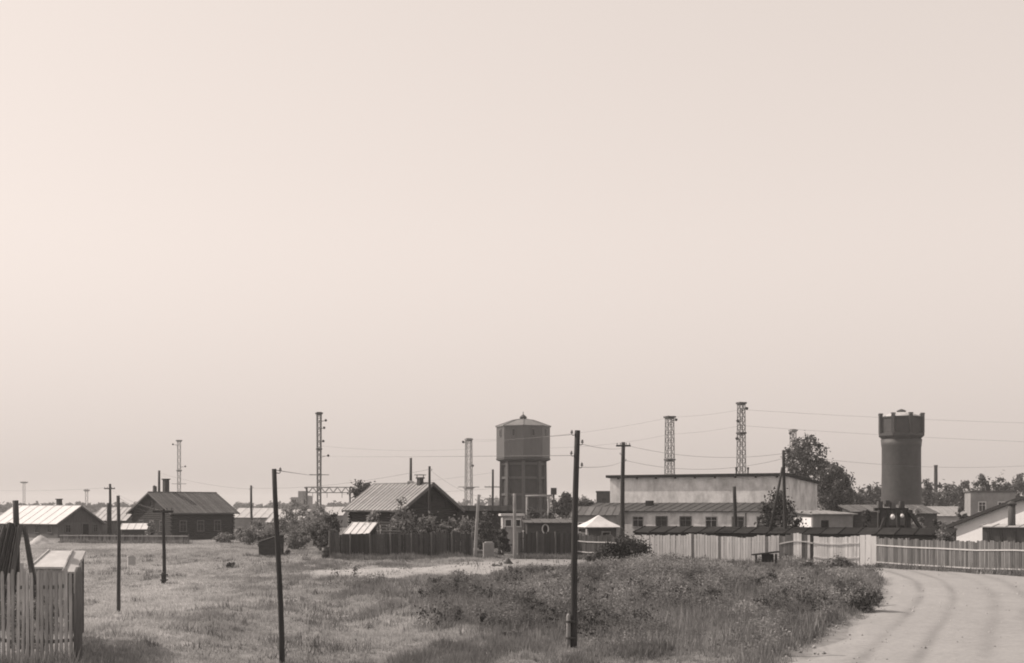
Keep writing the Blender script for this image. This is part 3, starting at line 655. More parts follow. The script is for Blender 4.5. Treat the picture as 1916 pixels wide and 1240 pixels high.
# right side: big whitewashed gable, lean-to in front, grey block behind
d = 96.0; rz = R(-50)
t = thing('white_house', 'house with whitewashed gable end and dark rake at the right edge', 'house', (PX(1785, d), d, 0), rz)
Wg, ze, zr = 11.0, 2.75, 4.75; ln = 8.0
MB().prism([(0, -.3), (Wg, -.3), (Wg, ze), (Wg/2, zr), (0, ze)], 0, ln).build('wall', 'whitewash', t)
pt = math.atan2(zr-ze, Wg/2); ov = 1.7; roof = MB().prism([(-ov, ze-ov*math.tan(pt)+.02), (Wg/2, zr+.02), (Wg+.5, ze-.5*math.tan(pt)+.02), (Wg+.5, ze-.5*math.tan(pt)+.2), (Wg/2, zr+.22), (-ov, ze-ov*math.tan(pt)+.2)], -.35, ln+.3).build('roof', 'roof_old', t)
MB().bar((-ov, -.38, ze-ov*math.tan(pt)+.1), (Wg/2, -.38, zr+.1), .05, .24).build('barge_board', 'plank_dark', roof)
MB().bar((Wg+.5, -.38, ze-.5*math.tan(pt)+.1), (Wg/2, -.38, zr+.1), .05, .24).build('barge_board', 'plank_dark', roof)
for x in (-1.35, ): MB().box((x, .1, 1.0), (.14, .14, 2.5)).build('eave_post', 'post_grey', t)
t = shed('lean_to', 'grey board lean-to with light roof in front of the white gable', 'shed', Vector((PX(1838, 87.5), 87.5, 0)), R(-30), 5.6, 2.2, 2.78, 2.9, 'plank_weathered', 'roof_pale', ov=.15, seed=18)
for x in (.4, 1.2, 2.1, 3.0): MB().box((x, -.05, 1.2), (.12, .06, 2.7)).build('batten', 'plank_dark', t)
MB().tube([(1.75, .9, 2.5), (1.75, .9, 3.2), (1.75, .9, 4.35)], [.26, .25, .25], 10).build('stove_pipe', 'pole_mid', t, True); MB().lathe([(.3, 4.3), (.34, 4.42), (.1, 4.6)], 10, (1.75, .9)).build('pipe_cap', 'iron', t)
t = thing('grey_block', 'grey plastered building with flat top behind the white gable', 'building', (PX(1816, 175), 175, 0), R(-12))
MB().box((2.9, 3, 2.9), (5.8, 6, 6.6)).build('wall', 'plaster_grey', t); MB().box((2.9, 3, 6.3), (6.1, 6.3, .22)).build('coping', 'roof_old', t)
chimney(t, 2.6, 2.6, 6.2, 7.1, .6, 'brick_dark'); window(t, 1.5, 0, 4.2, .8, 1.2); window(t, 4.0, 0, 4.2, .8, 1.2)
t = shed('low_house', 'wide low pale house between the round tower and the grey block', 'house', Vector((PX(1733, 165), 165, 0)), R(-6), 5.2, 5.0, 3.0, 4.1, 'plaster_pale', 'roof_sheet', seed=20)
window(t, 1.3, 0, 1.8, .8, 1.0); window(t, 3.6, 0, 1.8, .8, 1.0)
t = shed('low_house', 'broad dim shed roof at the foot of the round tower', 'shed', Vector((PX(1612, 150), 150, 0)), R(3), 9.0, 5.0, 3.4, 4.3, 'brick_dark', 'roof_old', seed=21)
# long dark shed just behind the pale fence
A = Vector((PX(1187, 97.6), 97.6, 0)); B = Vector((PX(1780, 87.2), 87.2, 0)); dd = B-A; rz = math.atan2(dd.y, dd.x)
t = shed('long_shed', 'long low black tar-paper shed roof just behind the pale fence', 'shed', A, rz, dd.length, 2.4, 2.2, 2.6, 'log_dark', 'tar', ov=.08, sw=1.3, seed=30)
# guard booth, pavilion, shed with white ring, lean-to roof, kennel
d = 115.0; t = thing('booth', 'pale booth with flat overhanging roof seen through the gate gap', 'booth', (PX(959, d), d, 0), R(6))
MB().box((0, .9, 1.6), (1.75, 1.8, 3.6)).build('wall', 'plaster_pale', t); MB().box((0, .9, 3.48), (2.15, 2.2, .2)).build('roof', 'roof_white', t)
window(t, -.38, 0, 2.75, .5, .55, 'y', -1, 'plank_pale', bars=False); window(t, .48, 0, 2.75, .4, .55, 'y', -1, 'plank_pale', bars=False)
d = 108.5; t = thing('pavilion', 'small pavilion with white pyramid roof behind the bushes', 'pavilion', (PX(1120, d), d, 0), R(12))
hw = 1.2; ze, za = 2.5, 3.52; MB().box((0, 0, 1.05), (2*hw, 2*hw, 2.7)).build('wall', 'plank_dark', t)
rf = MB().box((0, 0, ze-.06), (2*hw+.7, 2*hw+.7, .1)).build('roof', 'post_grey', t); q = hw+.42
cs = [(-q, -q, ze), (q, -q, ze), (q, q, ze), (-q, q, ze)]
for k in range(4):
    a_, b_ = Vector(cs[k]), Vector(cs[(k+1) % 4]); ap = Vector((0, 0, za)); a2, b2 = a_.lerp(ap, .55)-Vector((0, 0, .07)), b_.lerp(ap, .55)-Vector((0, 0, .07))
    MB().add([a_, b_, b2, a2, ap], [(0, 1, 2, 3), (3, 2, 4)]).build('roof_panel', 'roof_white', rf)
for sx_ in (-1, 1):
    for sy_ in (-1, 1): MB().box((sx_*(hw+.25), sy_*(hw+.25), 1.05), (.1, .1, 2.7)).build('post', 'plank_pale', t)
window(t, .3, -hw, 1.7, .6, .7, 'y', -1, 'plank_grey', bars=False)
d = 113.0; t = shed('yard_shed', 'low grey board shed with a white-ringed hatch beside the pavilion', 'shed', Vector((PX(986, d), d, 0)), R(5), 4.2, 2.5, 2.75, 3.0, 'log_mid', 'roof_old', seed=33)
x0 = 1.62
ring = MB()
for k in range(16):
    a_, b_ = 2*math.pi*k/16, 2*math.pi*(k+1)/16; ring.bar((x0+.27*math.cos(a_), -.06, 2.25+.4*math.sin(a_)), (x0+.27*math.cos(b_), -.06, 2.25+.4*math.sin(b_)), .08, .09)
rg = ring.build('hatch_ring', 'plank_pale', t); MB().tube([(x0, -.02, 2.25), (x0, -.045, 2.25)], .3, 16).build('hatch', 'dark_void', rg)
d = 106.3; t = shed('lean_to', 'bright slanted sheet roof of a lean-to just over the dark fence', 'shed', Vector((PX(646, d), d, 0)), R(-20), 2.1, 1.5, 1.95, 2.75, 'log_dark', 'roof_white', ov=.12, sw=.55, seed=35)
d = 110.0; t = shed('kennel', 'small black hut with slanting roof at the field edge', 'hut', Vector((PX(484, d), d, 0)), R(-6), 1.75, 1.6, 1.15, 1.2, 'log_dark', 'roof_old', ov=.12, sw=.6, seed=36)
for o in t.children:
    if o.name.startswith('wall'):
        for v in o.data.vertices:
            if v.co.z > 0: v.co.z = 1.15+.55*v.co.x/1.75
for i, o in enumerate([o for o in t.children if o.name.startswith('roof_sheet')]): bpy.data.objects.remove(o)
MB().bar((-.35, .8, 1.12), (2.0, .8, 1.86), 1.85, .07).build('roof', 'roof_sheet', t)
# stepped pale building far off
d = 420.0; t = thing('grain_elevator', 'pale stepped elevator building hazy behind the bushes', 'building', (PX(561, d), d, 0), 0)
s = d/F
MB().box((0, 4, PZ(930, d)/2), (34*s, 8, PZ(930, d))).build('wall', 'elevator', t); MB().box((2*s, 4, PZ(924, d)/2), (10*s, 8.3, PZ(918.5, d)+1)).build('tower', 'elevator', t)
for k in range(3): MB().box((-11*s+k*11*s, -.05, PZ(940, d)), (1.2, .15, 2.0)).build('window', 'glass_dark', t)
MB().box((13*s, 4, PZ(929, d)/2), (5*s, 8.4, PZ(927, d)+.4)).build('stair_head', 'elevator', t)
# far pale sheds behind the left field
for i, (p0, p1, top, bot, d, lab) in enumerate([(432, 500, 958, 968, 240, 'long pale shed far behind the dark left house'), (500, 562, 962, 978, 200, 'pale-roofed far shed behind the tall leaning pole'), (600, 640, 955, 964, 260, 'small pale far shed beside the lattice mast foot')]):
    Ls = (p1-p0)*d/F; shed('far_shed', lab, 'shed', Vector((PX(p0, d), d, 0)), R(-4), Ls, 6, max(1.8, PZ(bot, d)), PZ(top, d)+.6, 'plaster_grey', 'roof_pale', sw=1.5, seed=40+i, group='far sheds')
# ------------------------------------------------------------------ fences
def GP(px, d): return (PX(px, d), d, 0)
dark_m = lambda f, r: 'plank_dark'
fence('board_fence', 'dark tall board fence in front of the centre log house', GP(617, 104), GP(884, 104), 2.12, .19, 'plank_dark', post_every=1.6, post_m='post_grey', post_front=True, seed=1, post_ht=2.1, rails=(.5, 1.6), rail_m='log_mid', rail_front=False)
fence('board_fence', 'short dark fence return at the left end of the yard', GP(617, 104.1), GP(628, 116), 2.05, .19, 'plank_dark', seed=2, rails=(.5, 1.6), rail_m='log_mid', rail_front=False)
fence('board_fence', 'dark board fence right of the gate gap below the tower', GP(970, 105), GP(1075, 105), 2.1, .19, 'plank_dark', post_every=1.7, post_m='post_grey', post_front=True, seed=3, post_ht=2.1, rails=(.5, 1.6), rail_m='log_mid', rail_front=False)
fence('board_fence', 'dull board fence in front of the white-roofed pavilion', GP(1077, 105), GP(1186, 101), 1.95, .17, 'plank_dark', seed=4, rails=(.5, 1.35), rail_m='rail_pale', rail_front=True)
fence('plank_fence', 'pale plank fence behind the weeds, long light stretch', GP(1186, 96.4), GP(1458, 92), 2.12, .20, 'plank_pale', seed=5, mats=lambda f, r: 'plank_weathered' if r.random() < .035 else 'plank_pale', rails=(.5, 1.7), rail_m='rail_pale', rail_front=False, post_every=3, jit=.02, gap=.02)
fence('plank_fence', 'stretch of fence with mixed dark and light planks beside the strutted pole', GP(1459, 92), GP(1521, 90.8), 2.1, .2, 'plank_pale', seed=6, mats=lambda f, r: r.choice(['plank_weathered', 'plank_dark', 'plank_pale', 'plank_weathered']), rails=(1.5, ), rail_m='rail_pale', rail_front=True, jit=.03)
fence('plank_fence', 'light grey plank fence left of the white gate panel', GP(1522, 90.8), GP(1608, 89.1), 2.12, .2, 'plank_pale', seed=7, rails=(.55, 1.55), rail_m='rail_pale', rail_front=True, jit=.02)
fence('gate_panel', 'bright white gate panel where the fence bends by the road', GP(1609, 89), GP(1640, 88.4), 2.16, .3, 'plank_white', seed=8, rails=(.4, 1.7), rail_m='plank_white', rail_front=False, jit=.0, gap=.01, cat='gate')
fence('plank_fence', 'weathered grey plank fence with two pale rails along the road', GP(1641, 88.4), GP(1970, 76.6), 2.1, .165, 'plank_weathered', seed=9, rails=(.36, 1.52), rail_m='rail_pale', rail_front=True, post_every=3, jit=.03, gap=.018)
fence('low_fence', 'low dull fence along the far edge of the left field', GP(112, 150), GP(352, 146), 1.05, .22, 'plank_weathered', gap=.05, rails=(.85, ), rail_m='rail_pale', seed=10, post_every=3)
# picket fence in the left foreground
yf = 30.0
pf = fence('picket_fence', 'grey picket fence in the left foreground', (PX(-60, yf+.4), yf+.4, 0), (PX(138, yf), yf, 0), 2.25, .118, 'plank_grey', gap=.024, rails=(.55, 1.82), rail_m='post_grey', rail_front=False, pointed=True, seed=12, jit=.035, th=.03, lean=.02)
fence('picket_fence', 'side run of the grey picket fence going back from its corner post', (PX(140, yf+.05), yf+.1, 0), (PX(153, yf+5), yf+5, 0), 2.15, .13, 'plank_grey', gap=.02, rails=(.55, 1.8), rail_m='post_grey', rail_front=False, pointed=True, seed=13, jit=.03, th=.03)
px_ = PX(146, yf-.05); MB().tube([(0, 0, -.5), (0, 0, 2.1), (.01, 0, 2.24)], [.1, .095, .06], 10).build('corner_post', 'post_grey', pf, True).location = (pf.matrix_basis.inverted() @ Vector((px_, yf-.05, hz(px_, yf))))
# ------------------------------------------------------------------ clutter behind the picket fence
d = 37.0; zg = hz(PX(20, d), d)
t = thing('board_stack', 'dark weathered boards leaning on a post behind the picket fence', 'boards', (PX(30, d), d, zg), 0)
rb = random.Random(4); P_ = lambda px, py, dy=0: Vector((PX(px, d)-PX(30, d), dy, PZ(py, d)-zg))
for k in range(9):
    tx = 20+2.6*k+rb.uniform(-2, 2); a_, b_ = P_(-34+7.5*k, 1175, -.75+rb.uniform(-.05, .05)), P_(tx-8+k, 979+rb.uniform(-4, 9)+(4 if k < 3 else 0), -.1-.03*(k % 3))
    link('board', MB().bar(a_, b_, .035, .17).mesh('board', 'plank_board'), t)
for k, (x0, x1, py) in enumerate(((62, 44, 983), (70, 47, 1001))):
    link('board', MB().bar(P_(x0, 1175, .5), P_(x1, py, .06+.04*k), .16, .035).mesh('board', 'plank_board'), t)
t = thing('sheet_panel', 'small upright whitewashed panel among the leaning boards', 'panel', (PX(33, d+.5), d+.5, hz(PX(33, d+.5), d+.5)), R(10))
MB().box((0, 0, .95), (.34, .04, 2.0)).build('sheet', 'whitewash_dirty', t); MB().box((0, -.035, .25), (.4, .05, .08)).build('batten', 'post_grey', t)
pole('short thick grey post standing behind the leaning boards', (29, 936), (32, 1000), 37.25, .095, .085, 'pole_mid', name='wooden_post', group=None)
t = shed('hen_house', 'low hut with flat bright sheet roof behind the picket fence', 'hut', Vector((PX(64, 44), 44, hz(PX(64, 44), 44))), R(-6), 1.15, 1.2, 1.8, 2.25, 'plank_grey', 'roof_pale', ov=.08, sw=1.4, seed=50)
t['label'] = 'low hut with bright sheet roof behind the picket fence'
for o in t.children: pass
t = shed('hutch', 'small hutch with white lid beside the fence corner', 'hutch', Vector((PX(124, 36.5), 36.5, hz(PX(124, 36.5), 36.5))), R(-6), .3, .5, 1.84, 2.3, 'plank_dark', 'roof_pale', ov=.06, sw=.5, seed=51)
# heap of pale sand, block, barrel, table, stones
def heap(name, label, cat, px, d, w_, h_, m, seed):
    g_ = np.random.default_rng(seed); V = []; n, k = 20, 7
    for i in range(k+1):
        f = i/k; r = w_*(1-f)**.8; z = h_*f**1.1
        for j in range(n): a_ = 2*math.pi*j/n; q = 1+.22*(g_.random()-.5); V.append((r*q*math.cos(a_), r*q*.8*math.sin(a_), z*(1+.1*(g_.random()-.5))-.03))
    F_ = [(i*n+j, i*n+(j+1) % n, (i+1)*n+(j+1) % n, (i+1)*n+j) for i in range(k) for j in range(n)]+[tuple(k*n+j for j in range(n))]
    o = MB().add(V, F_).build(name, m, None, True); o.location = (PX(px, d), d, hz(PX(px, d), d)-.02); return tag(o, label, cat)
heap('sand_heap', 'pale heap of sand near the far left house', 'heap', 76, 142, 1.6, 1.15, 'sand', 1)
def rock(name, label, cat, px, d, sx_, sy_, sz_, m, seed, rz=0):
    g_ = np.random.default_rng(seed); mb = MB(); n, k = 10, 5; V = []
    for i in range(k+1):
        th = math.pi*(i+.35)/(k+.7); 
        for j in range(n):
            a_ = 2*math.pi*j/n; q = 1+.3*(g_.random()-.5); c, s = math.cos(a_), math.sin(a_)
            c = math.copysign(abs(c)**.6, c); s = math.copysign(abs(s)**.6, s)
            V.append((sx_*q*c*math.sin(th)**.5, sy_*q*s*math.sin(th)**.5, sz_*(.75-math.cos(th)*-.85 if False else .6+.9*math.cos(th)*.9)))
    F_ = [(i*n+j, (i+1)*n+j, (i+1)*n+(j+1) % n, i*n+(j+1) % n) for i in range(k) for j in range(n)]+[tuple(range(n)), tuple(k*n+j for j in reversed(range(n)))]
    o = mb.add(V, F_).build(name, m); o.location = (PX(px, d), d, hz(PX(px, d), d)); o.rotation_euler = (0, 0, rz); return tag(o, label, cat)
rock('stone_slab', 'pale stone slab lying beside the roadside bush', 'stone', 1590, D(1139), .34, .22, .16, 'stone', 3, .3)
rock('stone', 'white stone at the top of the roadside weeds', 'stone', 1602, D(1084), .25, .2, .14, 'whitewash', 4)
rock('stone', 'small pale stone in the grass left of the dark weed clump', 'stone', 880, D(1148), .12, .1, .08, 'whitewash', 5)
rock('stone', 'flat white stone in the middle of the field', 'stone', 648, D(1150), .16, .1, .05, 'stone', 6)
rock('stone', 'pale flat stone in the left field beyond the near pole', 'stone', 400, D(1083), .3, .14, .06, 'stone', 7)
t = thing('concrete_block', 'pale concrete block with hollow top in the left field', 'block', (PX(246, D(1062)), D(1062), hz(PX(246, D(1062)), D(1062))), R(20))
MB().box((0, 0, .33), (.5, .55, .75)).build('body', 'plaster_pale', t); MB().box((0, 0, .715), (.56, .61, .06)).build('rim', 'plaster_pale', t); MB().box((.02, -.01, .75), (.3, .34, .02)).build('opening', 'dark_void', t)
t = thing('concrete_block', 'pale concrete block standing in the gate gap', 'block', (PX(914, 104.5), 104.5, hz(PX(914, 104.5), 104.5)), R(8))
MB().box((0, 0, .55), (.85, .6, 1.25)).build('body', 'plaster_grey', t); MB().box((.02, 0, 1.2), (.6, .5, .12)).build('top_course', 'plaster_pale', t)
def barrel(label, px, d, r, h_):
    t = thing('barrel', label, 'barrel', (PX(px, d), d, hz(PX(px, d), d)), 0)
    MB().lathe([(r*.97, -.05), (r, .02), (r, h_*.33), (r*1.04, h_*.35), (r, h_*.37), (r, h_*.66), (r*1.04, h_*.68), (r, h_*.7), (r, h_), (r*.9, h_), (r*.88, h_-.03)], 18).build('body', 'iron', t, True)
    MB().lathe([(r*1.03, h_-.03), (r*1.03, h_+.015), (r*.96, h_+.015)], 18).build('rim', 'iron', t)
barrel('black oil barrel at the left end of the dark board fence', 609, 102.6, .3, .88)
t = thing('work_table', 'dark tilted plank table before the pale fence', 'table', (PX(1432, 87.5), 87.5, hz(PX(1432, 87.5), 87.5)), R(-4))
MB().box((0, 0, 1.02), (1.8, .7, .09), (0, R(-7), 0)).build('tabletop', 'tar', t)
for x in (-.62, .72):
    for y in (-.25, .25): MB().box((x, y, .45), (.08, .08, 1.05)).build('leg', 'pole_dark', t)
MB().box((.15, 0, .7), (.75, .5, .55)).build('drawer_box', 'tar', t)
heap('ash_heap', 'small dark heap on the bare ground by the gate', 'heap', 951, 93.5, .42, .5, 'brick_dark', 8)
heap('rubbish_heap', 'low dark rubbish patch on the footpath left of the ash heap', 'heap', 930, 90.0, .6, .2, 'brick_dark', 9)
# ------------------------------------------------------------------ trestle beside the round tower
d = 98.0; t = thing('timber_trestle', 'dark timber trestle with beam and slanting brace below the round tower', 'trestle', (PX(1684, d), d, 0), R(4))
X = lambda px: (px-1684)*d/F; Z = lambda py: PZ(py, d)
for px in (1646, 1659, 1682, 1697, 1703): MB().box((X(px), .1*(px % 3), (Z(957)-.3)/2), (.22, .22, Z(957)+.3)).build('post', 'pole_dark', t)
MB().box((X(1675), 0, Z(957)), (64*d/F, .3, .26)).build('beam', 'pole_dark', t); MB().box((X(1675), .9, Z(953)), (66*d/F, .26, .24)).build('beam', 'pole_dark', t)
for px, py in ((1648, 944), (1662, 942), (1673, 945), (1690, 944)): MB().box((X(px), .3, Z(py)), (.35, .35, .5)).build('crate', 'plank_weathered', t)
MB().bar((X(1699), -.15, Z(955)), (X(1733), -.15, Z(1005)), .24).build('brace', 'pole_dark', t); MB().bar((X(1645), -.15, Z(990)), (X(1657), -.15, Z(960)), .16).build('brace', 'pole_dark', t)
MB().box((X(1676), .5, Z(985)), (60*d/F, .2, .18)).build('lower_beam', 'pole_dark', t)
for i, (px, py, r_) in enumerate(((1670, 967, .19), (1688, 965, .14))):
    t2 = thing('lamp_globe', ['larger white lamp globe hanging under the trestle beam', 'smaller white lamp globe hanging under the trestle beam'][i], 'lamp', (PX(px, d-.35), d-.35, PZ(py, d)), 0, 'lamp globes on the trestle')
    MB().lathe([(r_*.3, r_*1.1), (r_*.55, r_*.95), (r_*.95, r_*.4), (r_, 0), (r_*.85, -r_*.5), (r_*.4, -r_*.95), (.02, -r_*1.02)], 14).build('globe', 'whitewash', t2, True); MB().tube([(0, 0, r_), (0, .05, r_+.22), (0, .3, r_+.25)], .04, 6).build('bracket', 'iron', t2)
# ------------------------------------------------------------------ poles
_, P_main = pole('tall dark pole with stub and hooks at the front centre', (1080, 805), (1072, 1215), D(1214), .102, .08, 'pole_dark', insul=[(813, -1), (831, 1), (852, -1), (874, 1)], stub=(1.08, -.14, .055, 'concrete_pole'))
_, P_near = pole('tall bare dark pole leaning slightly in the near field', (514, 877), (528, 1243), 34.0, .078, .062, 'pole_dark', insul=[(884, 1)])
_, P_g = pole('plain grey pole in the left field, base in short grass', (221, 927), (223, 1163), D(1163), .075, .062, 'pole_mid')
_, P_h = pole('dark pole with thick foot in front of the left log house', (306, 952), (307, 1095), D(1095), .1, .085, 'pole_dark', arms=[(957, .55)], stub=(.62, .0, .13, 'pole_dark'))
_, P_x = pole('thick dark pole with short crossarm above the dark bush', (1166, 827), (1164, 1048), 97.0, .19, .14, 'pole_dark', arms=[(834, .55)], insul=[(850, -1), (862, 1)], stub=(2.6, -.05, .2, 'pole_dark'))
_, P_c1 = pole('pale concrete pole at the left side of the gate gap', (895, 925), (889, 1044), 102.5, .15, .11, 'concrete_pole', insul=[(929, 1), (936, -1)])
_, P_c2 = pole('pale concrete pole at the right side of the gate gap', (963, 923), (963, 1042), 102.8, .15, .12, 'concrete_pole', insul=[(928, -1)])
_, P_y = pole('thin dark pole rising in front of the centre house gable', (804, 872), (803, 1000), 106.5, .12, .095, 'pole_dark', insul=[(880, 1)])
_, P_t = pole('dark pole with low crossarm just left of the octagonal tower', (922, 878), (922, 960), 205.0, .2, .16, 'pole_dark', arms=[(911, 1.3)])
_, P_s = pole('short thick dark pole in front of the depot windows', (1374, 910), (1377, 1000), 100.0, .16, .14, 'pole_dark')
_, P_a = pole('dark pole with a long slanting strut in front of the depot', (1466, 843), (1471, 1002), 94.2, .15, .11, 'pole_dark', insul=[(849, 1), (856, -1)])
a_ = [o for o in bpy.data.objects if o.get('label', '').startswith('dark pole with a long slanting strut')][0]
MB().tube([at(1464, 874, 94.0)-a_.location, at(1440, 1000, 93.7)-a_.location], [.09, .12], 8).build('strut', 'pole_dark', a_, True)
_, P_l = pole('slender far pole between the left log house and the near pole', (470, 908), (471, 985), 150.0, .17, .12, 'pole_mid', insul=[(913, 1), (916, -1)])
_, P_k = pole('far dark pole between the two left houses', (206, 905), (206, 990), 165.0, .2, .15, 'pole_dark', arms=[(914, .7)], stub=(4.6, -.1, .3, 'pole_dark'))
_, P_r = pole('tall pole rising behind the left log house ridge', (298, 880), (297, 960), 185.0, .22, .17, 'pole_mid', stub=(7.2, -.55, .3, 'pole_mid'))
t = thing('smokestack', 'far slim smokestack right of the round water tower', 'chimney', (PX(1751, 320), 320, 0), 0)
MB().lathe([(.55, -.3), (.5, 4), (.42, PZ(873, 320)), (.5, PZ(872, 320)), (.5, PZ(870, 320)), (.3, PZ(869.8, 320))], 14).build('stack', 'brick_dark', t, True); MB().box((0, 0, .8), (1.6, 1.6, 2.2)).build('plinth', 'brick_dark', t)
# pale pipe frame at the foot of the octagonal tower
d = 175.0; t = thing('pipe_frame', 'pale pipe frame in front of the octagonal tower foot', 'frame', (PX(1006, d), d, 0), 0); X = lambda px: (px-1006)*d/F
for px in (986, 1027): MB().tube([(X(px), 0, -.3), (X(px), 0, PZ(928, d))], .16, 8).build('post', 'concrete_pole', t, True)
MB().tube([(X(983), 0, PZ(928, d)), (X(1034), 0, PZ(927, d))], .14, 8).build('crossbar', 'concrete_pole', t, True)
t = thing('signal_box', 'dark signal housing on a post right of the octagonal tower', 'signal', (PX(1036, 178), 178, 0), 0)
MB().tube([(0, 0, -.3), (0, 0, PZ(922, 178))], .12, 8).build('post', 'pole_dark', t, True); MB().box((0, 0, PZ(919, 178)), (.8, .6, .95)).build('housing', 'iron', t); MB().lathe([(.22, 0), (.2, .12)], 12).build('lens', 'glass_dark', t).location = (0, -.35, PZ(918, 178))
# ------------------------------------------------------------------ lattice masts
lattice('tallest lattice mast behind the right part of the depot', 1387, 262, 752, 1.5, 1.1, 'mast_steel', 1.7, lamps=[(765, 1, 1.2), (789, -1, .9), (822, -1, 1.1)], plats=[(754, .82), (810, .78)])
lattice('lattice mast behind the left part of the depot', 1253, 280, 778, 1.8, 1.35, 'mast_steel', 1.7, lamps=[(786, 1, 1.5)], plats=[(780, 1.02), (860, .95)])
lattice('pale lattice mast between the centre house and octagonal tower', 877, 300, 820, 1.5, 1.2, 'mast_pale', 1.9, lamps=[(828, -1, 1.4), (872, 1, .9)], plats=[(822, .8), (912, 1.1)], arms=[(911, 2.6)])
lattice('tall slim mast with side brackets left of the centre house', 597, 310, 771, .75, .95, 'mast_steel', 1.6, lamps=[(787, 1, 1.6), (801, 1, 1.2), (826, 1, 1.0), (853, 1, 2.2)], plats=[(773, .8), (840, .65)], arms=[(888, 2.4), (912, 2.2)], thick=.15)
lattice('thin hazy mast behind the left log house', 335, 430, 823, 1.0, 1.0, 'mast_pale', 2.2, lamps=[(832, -1, 2.0), (873, 1, 2.0)], plats=[(824, 1.0), (880, .9)], arms=[(905, 2.4)], thick=.14)
lattice('small pale mast behind the loose tree by the depot', 1484, 300, 803, 1.2, 1.0, 'mast_pale', 1.9, lamps=[(812, -1, .9)], plats=[(805, .8)])
lattice('faint hazy mast behind the far left house', 45, 560, 900, .9, .9, 'mast_pale', 2.5, plats=[(902, 1.6)], thick=.15)
lattice('faint short mast behind the right end of the far left house', 162, 500, 915, .9, .9, 'mast_pale', 2.5, plats=[(917, 1.2)], thick=.15)
# catenary portal left of centre house
d = 300.0; t = thing('catenary_portal', 'railway catenary portal with lattice beam left of the centre house', 'gantry', (PX(610, d), d, 0), 0); s = d/F
for px in (574, 655): MB().box(((px-610)*s, 0, PZ(912, d)/2), (.4, .4, PZ(912, d)+.2)).build('post', 'mast_steel', t)
x0, x1, za_, zb_ = (570-610)*s, (662-610)*s, PZ(911.5, d), PZ(921.5, d); b = MB(); n = 12
for y in (-.4, .4):
    b.bar((x0, y, za_), (x1, y, za_), .2).bar((x0, y, zb_), (x1, y, zb_), .2)
    for k in range(n):
        xa_, xb_ = x0+(x1-x0)*k/n, x0+(x1-x0)*(k+1)/n; b.bar((xa_, y, zb_ if k % 2 else za_), (xb_, y, za_ if k % 2 else zb_), .11)
b.build('lattice_beam', 'mast_pale', t)
for px in (585, 612, 640): MB().tube([((px-610)*s, 0, zb_), ((px-610)*s, 0, zb_-1.2)], [.06, .06], 6).build('insulator', 'iron', t)
# ------------------------------------------------------------------ wires
W = wire
m1 = at(1387, 766, 262); m1b = at(1387, 796, 262); m2 = at(1258, 780, 280); m2b = at(1255, 812, 280); m0 = at(877, 823, 300)
W('upper wire from the pale centre mast to the mast behind the depot', m0, m2, 1.2, 0.0158)
W('upper wire between the two big masts behind the depot', m2, m1, .3, 0.0158)
W('lower wire between the two big masts behind the depot', m2b, m1b, .3, 0.0158)
W('upper wire from the tallest mast past the round tower to the right edge', m1, at(2000, 793, 300), .4, 0.0187)
W('lower wire from the tallest mast past the round tower to the right edge', m1b, at(2000, 829, 300), .4, 0.0187)
W('lower wire from the octagonal tower side to the depot mast', at(1030, 838, 240), m2b, .6, 0.0144)
W('stout wire from the near leaning pole to the slim mast', P_near-Vector((0, 0, .03)), at(600, 888, 310), .15, 0.0101)
px1 = P_main; q = lambda py: at(1079, py, px1.y)
W('wire from the top hook of the centre pole to the crossarm pole', q(831)+Vector((.17, 0, 0)), at(1172, 836, 96.7), .15, 0.0065)
W('second wire from the centre pole down to the crossarm pole', q(874)+Vector((.17, 0, 0)), at(1168, 861, 96.7), .15, 0.0065)
W('wire from the crossarm pole to the strutted pole', at(1176, 834, 96.7), at(1468, 848, 94.2), .55, 0.0101)
W('lower wire from the crossarm pole to the strutted pole', at(1169, 861, 96.7), at(1468, 857, 94.2), .75, 0.0101)
W('upper left wire from the centre pole past the octagonal tower', q(813)-Vector((.17, 0, 0)), at(877, 826, 300), .1, 0.0079)
W('lower left wire from the centre pole to the slim mast', q(852)-Vector((.17, 0, 0)), at(600, 853, 310), .1, 0.0079)
W('wire between the two pale concrete gate poles', at(897, 930, 102.4), at(961, 928, 102.7), .15, 0.0094)
W('wire from the house-front pole to the left gate pole', at(806, 880, 106.4), at(892, 928, 102.4), .25, 0.0086)
W('wire from the house-front pole to the slender far pole', at(803, 878, 106.5), at(471, 913, 150), .5, 0.0101)
W('wire from the slender far pole to the pole behind the ridge', at(470, 915, 150), at(298, 884, 185), .4, 0.0101)
W('wire from the dark left field pole to the far pole between the houses', at(305, 956, D(1095)), at(206, 913, 165), .35, 0.0079)
W('wire from the plain grey pole to the dark left field pole', P_g-Vector((0, 0, .05)), at(308, 957, D(1095)), .25, 0.0058)
W('long wire from the slim mast toward the pale centre mast', at(601, 834, 310), at(877, 840, 300), .7, 0.0144)
W('wire from the pole beside the octagonal tower to the slim mast', at(922, 884, 205), at(598, 912, 310), .6, 0.0130)
W('wire from the strutted pole to the right edge over the garage', at(1467, 850, 94.2), at(1960, 868, 120), .6, 0.0086)
W('contact wire strung low between the catenary portal and the tower pole', at(640, 925, 300), at(922, 914, 205), .3, 0.0144)
W('low wire from the far left edge to the faint mast', at(-40, 915, 300), at(206, 912, 165), .4, 0.0101)
